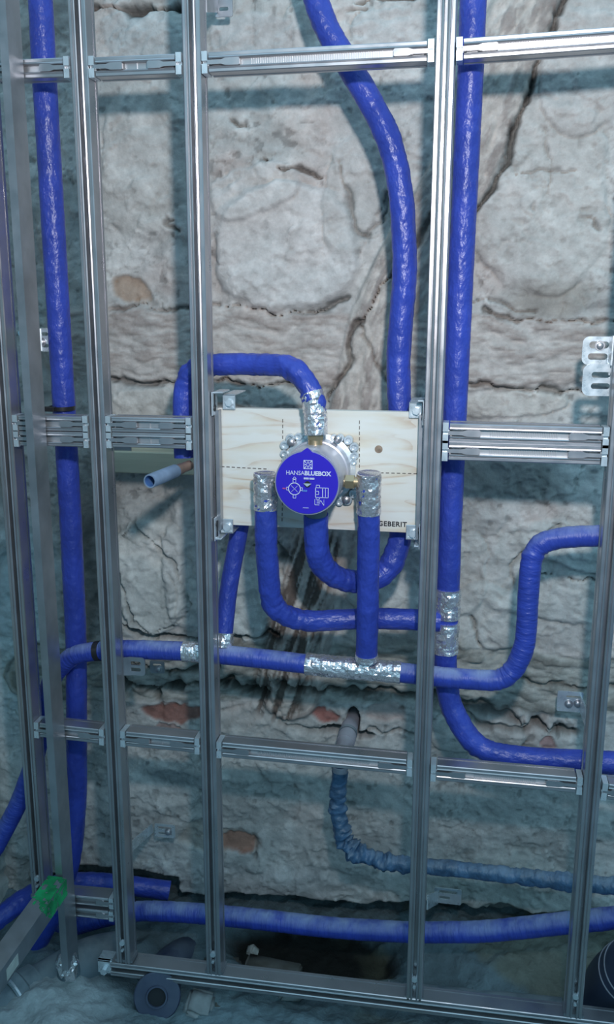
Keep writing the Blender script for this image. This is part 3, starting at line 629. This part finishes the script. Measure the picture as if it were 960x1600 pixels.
st2 = empty('pipe_stub', b, 'dusty pipe stub coming out of the hole in the wall', 'pipe'); st.build('pipe_wall', M['sleeve'], st2, 40)
k = MB(); k.lathe(a+(b-a)*.50, b-a, [(0, .0170), (0, .0186), (.008, .0186), (.008, .0170)], 28); k.build('ring', M['ceramic_grey'], st2, 40)
# floor pipes
r9, pa9 = pipe('insulated_pipe', 'dusty blue pipe along the floor from the taped joint to the right edge', [(62, 1472, .17), (112, 1447, .16), (205, 1422, .14), (300, 1426, .14), (420, 1438, .14), (520, 1450, .14), (640, 1457, .14), (760, 1456, .13), (860, 1445, .12), (960, 1434, .11), (1010, 1428, .11)], mt='blue_dusty', seed=10, sig=.03)
band(r9, pa9, (198, 1424), (213, 1421)); tag(band(r9, pa9, (192, 1426), (199, 1424), 'sleeve', 'grey_band', RP+.0026), 'grey tape ring')
r10, pa10 = pipe('insulated_pipe', 'dark blue pipe low at left, ending against the wall foot', [(-60, 1490, -.02), (0, 1432, .03), (50, 1394, .09), (110, 1376, .16), (180, 1380, .20), (265, 1392, .225)], seed=11, sig=.03)

# ------------------------------------------------------------------ 2-D outlines as solid plates
def curve_mesh(name, splines, thick, mtl, origin, U, V, parent=None, loc=None, bevel=0.0):
    cu = bpy.data.curves.new('tmp', 'CURVE'); cu.dimensions = '2D'; cu.fill_mode = 'BOTH'; cu.extrude = thick/2; cu.bevel_depth = bevel
    for s in splines:
        sp_ = cu.splines.new('POLY'); sp_.points.add(len(s)-1); sp_.use_cyclic_u = True
        for p_, (a, b) in zip(sp_.points, s): p_.co = (a, b, 0, 1)
    to = bpy.data.objects.new('tmp', cu); COL.objects.link(to); bpy.context.view_layer.update()
    me = bpy.data.meshes.new_from_object(to.evaluated_get(bpy.context.evaluated_depsgraph_get())); bpy.data.objects.remove(to); bpy.data.curves.remove(cu)
    U = np.array(U, float); V = np.array(V, float); W = np.cross(U, V); o0 = np.array(origin, float)
    mb = MB(); mb.add([o0+U*v.co[0]+V*v.co[1]+W*v.co[2] for v in me.vertices], [tuple(p.vertices) for p in me.polygons]); bpy.data.meshes.remove(me)
    return mb.build(name, mtl, parent, 30, loc=loc if loc is not None else origin)
def text_mesh(name, txt, size, mtl, origin, U, V, parent, align='CENTER', bold=0.0, sx=1.0, thick=.0004, space=1.0):
    cu = bpy.data.curves.new('tmp', 'FONT'); cu.body = txt; cu.size = size; cu.align_x = align; cu.align_y = 'CENTER'; cu.offset = bold; cu.extrude = thick/2; cu.resolution_u = 3; cu.space_character = space
    to = bpy.data.objects.new('tmp', cu); COL.objects.link(to); bpy.context.view_layer.update()
    me = bpy.data.meshes.new_from_object(to.evaluated_get(bpy.context.evaluated_depsgraph_get())); bpy.data.objects.remove(to); bpy.data.curves.remove(cu)
    U = np.array(U, float); V = np.array(V, float); W = np.cross(U, V); mb = MB()
    mb.add([np.array(origin)+U*v.co[0]*sx+V*v.co[1]+W*v.co[2] for v in me.vertices], [tuple(p.vertices) for p in me.polygons]); bpy.data.meshes.remove(me)
    return mb.build(name, mtl, parent)
def rrect(x0, y0, x1, y1, r, n=6):
    out = []
    for cx, cy, a0 in ((x1-r, y1-r, 0), (x0+r, y1-r, 90), (x0+r, y0+r, 180), (x1-r, y0+r, 270)):
        for i in range(n+1):
            a = math.radians(a0+90*i/n); out.append((cx+r*math.cos(a), cy+r*math.sin(a)))
    return out
def circ(cx, cy, r, n=32, a0=0): return [(cx+r*math.cos(2*math.pi*i/n+a0), cy+r*math.sin(2*math.pi*i/n+a0)) for i in range(n)]
def slot(cx, cy, l, hgt): return rrect(cx-l/2, cy-hgt/2, cx+l/2, cy+hgt/2, hgt/2*.98)
XA = (1, 0, 0); ZA = (0, 0, 1)

# ------------------------------------------------------------------ plywood board with the mixer box
BY = 0.048
def board():
    tl = at(343, 642, BY); tr = at(658, 638, BY); bl = at(340, 822, BY); br = at(657, 833, BY)
    tl = at(343, 641, BY); br = at(658, 833, BY); x0, z1 = tl[0], tl[2]-.001; x1, z0 = br[0], br[2]; x0 = at(342, 735, BY)[0]; x1 = at(659, 735, BY)[0]; z0 = (at(345, 822, BY)[2]+at(655, 831, BY)[2])/2
    z1 = (at(360, 640, BY)[2]+at(640, 642, BY)[2])/2
    r = empty('mounting_board', ((x0+x1)/2, BY, z0), 'pale pine plywood board with dashed lines, fixed between two posts', 'board')
    pb = MB(); pb.box((x0, BY, z0), (x1, BY+.018, z1), .0008); pb.build('plywood_panel', M['pine'], r)
    ty = .0004
    def dash(px0, py0, px1, py1):
        k = MB()
        a = at(px0, py0, BY); b = at(px1, py1, BY); L = np.linalg.norm(b-a); d = (b-a)/L; s = 0; t_ = .0007
        v = np.cross(d, (0, 1, 0))
        while s < L:
            e_ = min(L, s+.0055); k.extrude([(-t_, -ty), (t_, -ty), (t_, .0001), (-t_, .0001)], a+d*s, a+d*e_, v, (0, 1, 0)); s += .0090
        k.build('dashed_marking', M['dash_ink'], r)
    dash(346, 729, 420, 733); dash(560, 738, 652, 740); dash(442, 655, 442, 728); dash(562, 657, 562, 735); dash(442, 760, 441, 815)
    kn = MB(); a = at(592, 702, BY); kn.lathe((a[0], BY-.0003, a[2]), (0, 1, 0), [(0, 0), (0, .0062), (.0005, .0066)], 20); a = at(597, 816, BY); kn.build('knot', mat('wood_knot', (.30, .22, .16), .7, var=.3, scale=300), r)
    a = at(636, 820, BY); text_mesh('printed_lettering', 'GEBERIT', .0115, M['black_ink'], (a[0], BY-.0004, a[2]), XA, ZA, r, align='RIGHT', bold=.00035, sx=1.0, space=1.12)
    # corner brackets: small boxed plate on the front, arm running back, side lug with a key slot on the post
    for q, (px, py, sx, tb) in enumerate(((358, 628, 1, 1), (355, 822, 1, -1), (650, 641, -1, 1), (645, 832, -1, -1))):
        c = at(px, py, BY-.004); b = empty('corner_bracket', c, ['zinc angle bracket at the upper left corner of the plywood board', 'zinc angle bracket with round bolt at the lower left corner of the board', 'zinc angle bracket at the upper right corner of the plywood board', 'zinc angle bracket at the lower right corner of the board'][q], 'bracket')
        m = MB(); m.box(c+np.array((-.0105, -.001, -.0125)), c+np.array((.0105, .002, .0125)), .0007)
        m.box(c+np.array((-.0105, -.001, tb*.0125)), c+np.array((.0105, .075, tb*.0125-tb*.002)), .0005); m.build('plate', M['zinc'], b)
        m = MB(); m.cyl(c+np.array((.001, -.007, -.001)), c+np.array((.001, -.001, -.001)), .0062, n=6 if tb > 0 else 20); m.cyl(c+np.array((-.006, -.0025, -.009)), c+np.array((-.006, -.001, -.009)), .0018, n=10); m.cyl(c+np.array((.006, -.0025, -.009)), c+np.array((.006, -.001, -.009)), .0018, n=10); m.build('bolt', M['zinc'], b, 30)
        pxw = PX[2]+.0150 if sx > 0 else PX[3]-.0150
        m = MB(); m.box((pxw, .020, c[2]+tb*.016), (c[0]-sx*.004 if True else 0, .065, c[2]+tb*.0185), .0005)
        m.box((pxw-.0002, .014, c[2]-.020), (pxw+sx*.0018, .045, c[2]+tb*.0185 if tb > 0 else c[2]+.02), .0004); m.build('side_lug', M['zinc'], b)
        m = MB(); m.cyl((pxw+sx*.0015, .026, c[2]-tb*.008), (pxw+sx*.0035, .026, c[2]-tb*.008), .0055, n=16); m.box((pxw+sx*.0016, .0235, c[2]-tb*.008), (pxw+sx*.003, .0285, c[2]+tb*.014)); m.build('key_slot', M['black'], b)
    return r
board()
# upright side channels fixed along the board edges
for sx, i, lb in ((1, 2, 'thin zinc side channel between post and left edge of the board'), (-1, 3, 'thin zinc side channel between post and right edge of the board')):
    x = PX[i]+sx*.0168; m = MB(); m.extrude([(0, .028), (sx*.006, .028), (sx*.006, .046), (sx*.004, .046), (sx*.004, .031), (0, .031)], (x, 0, at(342, 826, .04)[2]), (x, 0, at(342, 640, .04)[2]), XA, (0, 1, 0))
    o = m.build('side_channel', M['steel_dull'], None, 20, loc=(x, .03, at(342, 826, .04)[2])); tag(o, lb, 'bracket')

def mixer_box():
    fc = at(480.5, 754, -.070); cx, cz = fc[0], fc[2]; R0 = .0478
    r = empty('mixer_box', (cx, BY, cz), 'round blue-faced shower mixer box bolted to the plywood board', 'mixer box')
    # mounting flange: ring plate with four clusters of round lobes
    k = MB(); k.lathe((cx, BY-.002, cz), (0, -1, 0), [(0, .0), (0, .060), (.003, .060), (.004, .058), (.004, .0)], 56)
    for a0 in (40, 140, 220, 320):
        for j, (da, rr, rad) in enumerate(((-17, .063, .0068), (-6, .069, .0078), (6, .069, .0078), (17, .063, .0068), (-26, .0585, .0055), (26, .0585, .0055))):
            a = math.radians(a0+da); x = cx+rr*math.cos(a); z = cz+rr*math.sin(a)
            k.lathe((x, BY-.001, z), (0, -1, 0), [(0, rad), (.006, rad), (.008, rad*.85), (.008, rad*.55), (.004, rad*.45), (.004, 0)], 16)
    k.build('mounting_flange', M['zinc'], r, 30)
    for px, py in ((455, 691), (528, 686), (541, 781)):
        p = at(px, py, BY-.012); s_ = MB(); s_.lathe((p[0], BY-.002, p[2]), (0, -1, 0), [(0, .004), (.009, .004), (.009, .0068), (.012, .0064), (.014, .004), (.0145, 0)], 16); s_.build('screw', M['steel'], r, 35)
    b = MB(); b.lathe((cx, BY-.005, cz), (0, -1, 0), [(0, .052), (.030, .052), (.031, .0495), (.070, .0485), (.072, .0500), (.100, .0495), (.104, .047), (.114, .0475)], 64); b.build('body', M['box_body'], r, 35)
    rm = MB(); rm.lathe((cx, -.0665, cz), (0, -1, 0), [(0, .0495), (.002, .0505), (.0055, .0500), (.0055, .0470), (.003, .0465)], 64); rm.build('rim', M['rim'], r, 40)
    # blue face with pointed tab on top
    out = []
    for i in range(72):
        a = math.pi/2+2*math.pi*i/72; d = min(i, 72-i)*5; rr = R0+.0060*math.exp(-(d/6.0)**2); out.append((rr*math.cos(a), rr*math.sin(a)))
    face = curve_mesh('face_disc', [out], .004, M['disc_blue'], (cx, -.0720, cz), XA, ZA, r)
    yf = -.0748
    def T(n, t, x, z, s_, m, bold=0, al='CENTER', sx=1): text_mesh(n, t, s_, M[m], (cx+x, yf, cz+z), XA, ZA, face, al, bold, sx)
    tz = -.0035
    T('lettering', 'HANSA', -.0035, .0150, .0094, 'white_ink', 0, 'RIGHT', .93); T('lettering', 'BLUEBOX', -.0035, .0150, .0092, 'white_ink', .00036, 'LEFT', 1.0)
    T('lettering', '8000 0000', .0035, .0070, .0038, 'white_ink', .0002)
    T('lettering', 'HOT', -.0345, -.0095, .0030, 'red_ink', .0001); T('lettering', 'COLD', -.0035, -.0120, .0030, 'cyan_ink', .0001)
    # square emblem: four-pointed star in a cut square
    e = .0068; t_ = .0007; ec = (0.0018, .0285)
    def ring(pts_o, pts_i): return [pts_o, pts_i]
    sq = [(ec[0]-e, ec[1]-e), (ec[0]+e, ec[1]-e), (ec[0]+e, ec[1]+e), (ec[0]-e, ec[1]+e)]; si = [(ec[0]+(a-ec[0])*.86, ec[1]+(b-ec[1])*.86) for a, b in sq]
    emb = [sq, si]
    star = []
    for k_ in range(8):
        a = math.pi/4*k_+0; rr = e*.84 if k_ % 2 == 0 else e*.34; star.append((ec[0]+rr*math.cos(a), ec[1]+rr*math.sin(a)))
    sti = [(ec[0]+(a-ec[0])*.66, ec[1]+(b-ec[1])*.66) for a, b in star]; emb += [star, sti]
    curve_mesh('emblem', emb, .0005, M['white_ink'], (cx, yf, cz), XA, ZA, face)
    lines = MB()
    def seg(x0, z0, x1, z1, t_=.00035):
        a = np.array((cx+x0, yf, cz+z0)); b_ = np.array((cx+x1, yf, cz+z1)); d = (b_-a)/np.linalg.norm(b_-a); lines.extrude([(-t_, -.0003), (t_, -.0003), (t_, .0003), (-t_, .0003)], a, b_, np.cross(d, (0, 1, 0)), (0, 1, 0))
    for k_ in range(4):      # corner diagonals of the emblem
        sx_, sz_ = ((1, 1), (-1, 1), (-1, -1), (1, -1))[k_]; seg(ec[0]+sx_*e*.9, ec[1]+sz_*e*.9, ec[0]+sx_*e*.42, ec[1]+sz_*e*.42, .0006)
    # pictogram 1: round valve with four ports
    pc = (-.0190, -.0095); Rv = .0092
    n_ = 32
    for i in range(n_):
        a, b_ = 2*math.pi*i/n_, 2*math.pi*(i+1)/n_; seg(pc[0]+Rv*math.cos(a), pc[1]+Rv*math.sin(a), pc[0]+Rv*math.cos(b_), pc[1]+Rv*math.sin(b_), .0006)
    for sgn in (-1, 1):
        for q in (-.0022, .0022):
            seg(pc[0]+q, pc[1]+sgn*Rv, pc[0]+q, pc[1]+sgn*(Rv+.0052)); seg(pc[0]+sgn*Rv, pc[1]+q, pc[0]+sgn*(Rv+.003), pc[1]+q)
        seg(pc[0]-.0022, pc[1]+sgn*(Rv+.0052), pc[0]+.0022, pc[1]+sgn*(Rv+.0052)); seg(pc[0]+sgn*(Rv+.003), pc[1]-.0022, pc[0]+sgn*(Rv+.003), pc[1]+.0022)
        seg(pc[0]-.005, pc[1]+sgn*.005, pc[0]+.005, pc[1]-sgn*.005, .0002)
    seg(pc[0]-.003, pc[1]+Rv+.006, pc[0], pc[1]+Rv+.0095); seg(pc[0]+.003, pc[1]+Rv+.006, pc[0], pc[1]+Rv+.0095); seg(pc[0]-.003, pc[1]+Rv+.006, pc[0]+.003, pc[1]+Rv+.006)
    # pictogram 2: side view of the box
    bx0, bz0, bx1, bz1 = .0135, -.0215, .0330, -.0065
    for a, b_, c, d in ((bx0, bz0, bx1, bz0), (bx0, bz1, bx1, bz1), (bx0, bz0, bx0, bz1), (bx1, bz0, bx1, bz1), (bx0+.011, bz0, bx0+.011, bz1), (bx0+.015, bz0, bx0+.015, bz1)): seg(a, b_, c, d, .0004)
    for a, b_ in ((bz1, bz1+.004), (bz0, bz0-.003)): seg(bx0+.001, b_, bx0+.006, b_); seg(bx0+.001, a, bx0+.001, b_); seg(bx0+.006, a, bx0+.006, b_)
    for z_ in (-.012, -.017): seg(bx0+.001, z_, bx0+.005, z_)
    seg(bx0+.005, -.012, bx0+.005, -.017)
    seg(bx0-.001, -.0245, bx0-.001, -.0330); seg(bx0-.001, -.033, bx0+.006, -.033); seg(bx0+.002, -.027, bx0+.008, -.027, .0005); seg(bx0+.002, -.030, bx0+.007, -.030, .0005); seg(bx0+.008, -.026, bx0+.013, -.034); seg(bx0+.013, -.0245, bx0+.013, -.034)
    seg(-.006, -.0385, .003, -.0385, .0003)
    lines.build('pictogram_lines', M['white_ink'], face)
    # spring clip in the centre
    k = MB(); k.add([(cx-.0055, yf-.0002, cz-.0005), (cx+.0075, yf-.0002, cz-.0005), (cx+.001, yf-.004, cz-.0048), (cx+.001, yf+.0004, cz-.0030)], [(0, 1, 2), (0, 2, 3), (1, 3, 2), (0, 3, 1)]); k.build('centre_clip', M['steel'], face)
    k = MB(); k.cyl((cx+.001, yf-.0002, cz-.0018), (cx+.001, yf+.001, cz-.0018), .0048, n=20); k.build('centre_hole', M['black'], face)
    # pipe connections: hexagon nuts
    k = MB(); zt = cz+.046; a = at(493, 684, .0)
    k.cyl((a[0], -.0, cz+.040), (a[0], -.0, cz+.058), .0115, n=20); k.cyl((a[0], -.0, cz+.056), (a[0], -.0, cz+.070), .0135, n=6); tag(k.build('brass_nut', M['brass'], r, 25), 'brass hexagon nut on top')
    for sx in (-1, 1):
        p = at(577 if sx > 0 else 415, 754, -.002); k = MB(); k.cyl((cx+sx*.044, -.002, p[2]), (p[0], -.002, p[2]), .0085, n=20); k.cyl((cx+sx*.050, -.002, p[2]), (cx+sx*.064, -.002, p[2]), .0120, n=6); tag(k.build('brass_nut', M['brass'], r, 25), 'brass hexagon nut at the side')
    k = MB(); a = at(494, 806, .0); k.cyl((a[0], 0, cz-.044), (a[0], 0, a[2]-.004), .0180, n=28); tag(k.build('lower_collar', M['ceramic_grey'], r, 30), 'grey collar below')
mixer_box()

# ------------------------------------------------------------------ wall brackets
def bracket(px, py, Y, w_, h_, slots, label, arm=None, bolts=(), thick=.0025, rad=.003, mt='zinc', lip=True):
    c = at(px, py, Y); r = empty('wall_bracket', c, label, 'bracket')
    curve_mesh('plate', [rrect(-w_/2, -h_/2, w_/2, h_/2, rad)]+[slot(*s) for s in slots], thick, M[mt], c, XA, ZA, r)
    if arm:
        m = MB()
        for p0, p1, wz in arm:
            a = np.array(at(*p0)); b = np.array(at(*p1)); d = (b-a)/np.linalg.norm(b-a); n_ = np.cross(d, (0, 0, 1)); n_ /= np.linalg.norm(n_)
            m.extrude([(-.0012, -wz/2), (.0012, -wz/2), (.0012, wz/2), (-.0012, wz/2)], a, b, n_, (0, 0, 1))
        m.build('arm', M[mt], r)
    for bx, bz in bolts:
        m = MB(); m.lathe((c[0]+bx, Y-.001, c[2]+bz), (0, -1, 0), [(0, .0078), (.002, .0078), (.002, .0052), (.007, .0050), (.008, .0035), (.008, 0)], 18); m.build('bolt', M['steel'], r, 35)
    return r
bracket(188, 716, .215, .046, .050, [(0, .010, .028, .010), (-.004, -.011, .020, .010)], 'zinc slotted wall bracket on the pale plank behind the short double rail', bolts=[(.012, -.011)], mt='steel_dull')
bracket(71, 531, .10, .020, .040, [(0, .010, .012, .006), (0, -.010, .012, .006)], 'small zinc bracket left of the vertical blue pipe', bolts=[(-.006, -.004)], arm=[((64, 531, .02), (64, 531, .10), .036)])
bracket(212, 1041, .035, .036, .034, [(0, .006, .020, .007), (0, -.006, .020, .007)], 'rounded slotted bracket on the post below the horizontal blue pipe', arm=[((192, 1041, .034), (205, 1041, .036), .034)], bolts=[], rad=.007, mt='steel_dull')
bracket(246, 1042, .22, .030, .026, [(0, .004, .018, .006)], 'small bolted wall bracket behind the horizontal pipe at left', bolts=[(.004, -.003)], mt='steel_dull')
bracket(258, 1298, .225, .044, .030, [(0, .007, .030, .006), (0, -.006, .030, .006)], 'zinc bracket bolted to the lower wall with arm reaching to the post', bolts=[(.008, .0)], arm=[((192, 1334, .03), (238, 1294, .225), .022)])
bracket(700, 1400, .225, .054, .034, [(0, .009, .036, .007), (-.006, -.004, .022, .007)], 'flat slotted bracket on the wall foot right of the middle post', arm=[((668, 1410, .03), (684, 1402, .22), .03)], bolts=[])
bracket(891, 1096, .215, .046, .040, [(.006, .010, .026, .004)], 'zinc bolted wall bracket left of the rightmost post', bolts=[(-.002, -.004), (.014, -.002)], arm=[((916, 1120, .03), (908, 1100, .215), .03)])
bracket(936, 548, .10, .050, .044, [(.000, .009, .030, .011), (-.001, -.009, .030, .010)], 'pale blue slotted bracket with a screw, upper of the pair at right edge', bolts=[(.001, .008)], rad=.010, arm=[((958, 548, .03), (953, 548, .10), .044)])
bracket(937, 594, .045, .050, .048, [(.002, .008, .028, .009), (.002, -.009, .028, .009)], 'pale blue slotted bracket without screws, lower of the pair at right edge', rad=.011, arm=[((953, 580, .045), (948, 566, .10), .012)])
bracket(350, 8, .20, .030, .036, [(0, -.006, .016, .006)], 'small dark bracket at the top edge beside the second post', mt='steel_dull', arm=[((322, 2, .034), (340, 4, .20), .03)])

# pale plank let into the wall behind the open pipe end
a = at(150, 702, .22); b = at(345, 742, .22); m = MB(); m.box((a[0], .205, b[2]), (b[0], .30, a[2]), .002); tag(m.build('wall_plank', M['plank'], None, loc=a), 'pale timber plank let into the wall behind the open pipe end', 'plank')

# ------------------------------------------------------------------ things on the floor
def drain_left():
    r = empty('drain_pipe', at(60, 1560, .02), 'grey drain pipe with collar in the bottom left corner', 'drain pipe')
    a = at(-30, 1610, -.10); b = at(62, 1545, .0); c = at(140, 1500, .06); d = at(192, 1492, .09)
    k = MB(); pa = np.array([a, b]); L1 = np.linalg.norm(b-a); k.lathe(a, b-a, [(0, 0), (0, .050), (L1*.55, .050), (L1*.55, .056), (L1*.62, .058), (L1*.75, .058), (L1*.78, .054), (L1, .052), (L1, 0)], 40); k.build('socket', M['ceramic_grey'], r, 35)
    k = MB(); k.lathe(a+(b-a)*.56, b-a, [(0, .055), (.002, .0595), (.006, .0595), (.008, .056)], 40); tag(k.build('seal_ring', M['zinc'], r, 35), 'shiny metal seal ring')
    path = smooth_raw([b-(b-a)*.1, c, d]); sweep(path, .046, n=32, seed=3).build('pipe_body', M['ceramic_grey'], r, 50)
    p = np.array(at(106, 1500, .0)); k = MB(); k.cyl(p+np.array((0, 0, -.03)), p+np.array((0, 0, .012)), .022, .020, n=24); k.build('branch', M['ceramic_grey'], r, 35)
def smooth_raw(P, sig=.02, ds=.005):
    P = np.array(P); seg = np.linalg.norm(np.diff(P, axis=0), axis=1); s = np.concatenate([[0], np.cumsum(seg)]); n = int(s[-1]/ds); t = np.linspace(0, s[-1], n)
    Q = np.stack([np.interp(t, s, P[:, k]) for k in range(3)], 1); w = int(3*sig/ds); kx = np.arange(-w, w+1)*ds; ker = np.exp(-(kx/sig)**2/2); ker /= ker.sum()
    E = np.concatenate([Q[0]+(Q[0]-Q[1])*np.arange(w, 0, -1)[:, None], Q, Q[-1]+(Q[-1]-Q[-2])*np.arange(1, w+1)[:, None]]); return np.stack([np.convolve(E[:, k], ker, 'valid') for k in range(3)], 1)
drain_left()
p = np.array(at(104, 1498, -.02)); q = sweep(np.array([p+np.array((0.004*math.sin(i), 0, -.030+.0022*i)) for i in range(16)]), .0165, n=20, crumple=.003, seed=21).build('foil_plug', M['foil'], None, 12, loc=p-np.array((0, 0, .03))); tag(q, 'crumpled foil at the foot of the corner post on the grey drain', 'foil')

def elbow(name, pts, rad, mt, label, mouth=None, rings=()):
    path = smooth_raw([at(*q_) for q_ in pts], sig=.03); r = empty(name, path[0], label, 'drain pipe')
    sweep(path, rad, n=36, seed=4, caps=True).build('pipe_body', M[mt], r, 50)
    d = path[-1]-path[-3]; d /= np.linalg.norm(d)
    if mouth:
        k = MB(); k.lathe(path[-1]-d*.004, d, [(0, rad+.001), (.010, rad+.004), (.020, rad+.004), (.022, rad+.002), (.022, mouth+.004), (.026, mouth+.003), (.026, mouth), (.010, mouth)], 40); k.build('socket', M[mt], r, 35)
        k = MB(); k.lathe(path[-1]-d*.004, d, [(.0205, 0), (.0205, mouth)], 32); k.build('opening', M['drain_hole'], r, 35)  # near-black disc painted as the dark inside of the opening
    for t_ in rings:
        i = int(len(path)*t_); dd = path[min(i+2, len(path)-1)]-path[i-2]; k = MB(); k.lathe(path[i], dd, [(0, rad), (.001, rad+.0015), (.003, rad+.0015), (.004, rad)], 40); tag(k.build('seal_ring', M['sleeve'], r, 35), 'pale seal ring')
    return r
elbow('drain_elbow', [(300, 1490, .20), (262, 1512, .10), (250, 1545, .03), (247, 1553, .0)], .040, 'dark_drain', 'dark capped drain elbow with round opening under the floor rail', mouth=.017)
elbow('floor_drain_pipe', [(520, 1552, .13), (640, 1562, .12), (760, 1574, .11), (880, 1586, .10)], .030, 'ceramic_grey', 'dusty grey drain pipe lying behind the floor rail at right', rings=(.25,))
elbow('large_drain_elbow', [(925, 1660, .16), (942, 1580, .15), (966, 1530, .11), (1020, 1500, .02)], .055, 'dark_drain', 'large dark blue drain elbow in the bottom right corner', rings=(.74, .80))

def brick(px, py, Y, sz, rot, label, mt='brick', seed=0, name='loose_brick', cat='brick'):
    c = at(px, py, Y); import bmesh
    bm = bmesh.new(); bmesh.ops.create_cube(bm, size=1)
    for v in bm.verts: v.co = Vector((v.co.x*sz[0], v.co.y*sz[1], v.co.z*sz[2]))
    bmesh.ops.bevel(bm, geom=bm.edges[:], offset=min(sz)*.12, segments=2, affect='EDGES'); bmesh.ops.subdivide_edges(bm, edges=bm.edges[:], cuts=2, use_grid_fill=True)
    rr = random.Random(seed)
    for v in bm.verts: v.co += Vector((rr.uniform(-1, 1), rr.uniform(-1, 1), rr.uniform(-1, 1)))*min(sz)*.035
    me = bpy.data.meshes.new(name); bm.to_mesh(me); bm.free(); me.materials.append(M[mt])
    for p_ in me.polygons: p_.use_smooth = True
    o = bpy.data.objects.new(name, me); o.location = c; o.rotation_euler = rot; COL.objects.link(o); return tag(o, label, cat)
brick(425, 1525, .09, (.11, .06, .035), (.1, .05, -.05), 'dusty brown brick behind the floor rail right of the board-side post', seed=1)
brick(395, 1580, .035, (.15, .07, .05), (.05, .1, .05), 'brown brick in front of and below the floor rail', seed=2)
brick(345, 1520, .13, (.08, .05, .045), (.1, .2, .3), 'small broken brick piece left of the dusty brown brick', seed=3)
brick(455, 1545, .06, (.045, .04, .035), (.5, .2, .3), 'pale rubble lump between the bricks and the grey drain pipe', mt='rubble', seed=4, name='rubble_lump', cat='stone')
brick(395, 1487, .20, (.022, .02, .018), (.5, .9, .3), 'tiny white stone chip on the dark sunken ground', mt='label', seed=5, name='stone_chip', cat='stone')
brick(310, 1575, .0, (.05, .05, .05), (.4, .3, .1), 'rounded pale stone beside the dark drain opening', mt='rubble', seed=6, name='rubble_lump', cat='stone')

# ------------------------------------------------------------------ groups of like things
for key, names, grp in (('frame_post', 'frame_post', 'slotted posts of the metal frame'), ('frame_rail', 'frame_rail', 'toothed rails between the posts'),
                        ('insulated_pipe', 'insulated_pipe', 'blue insulated water pipes'), ('corner_bracket', 'corner_bracket', 'brackets at the corners of the plywood board'),
                        ('wall_bracket', 'wall_bracket', 'slotted brackets fixing the frame to the wall'), ('side_channel', 'side_channel', 'side channels of the plywood board'),
                        ('loose_brick', 'loose_brick', 'loose bricks on the floor'), ('rubble_lump', 'rubble_lump', 'rubble lumps on the floor')):
    for o in SC.objects:
        if o.parent is None and o.name.split('.')[0] == names: o['group'] = grp
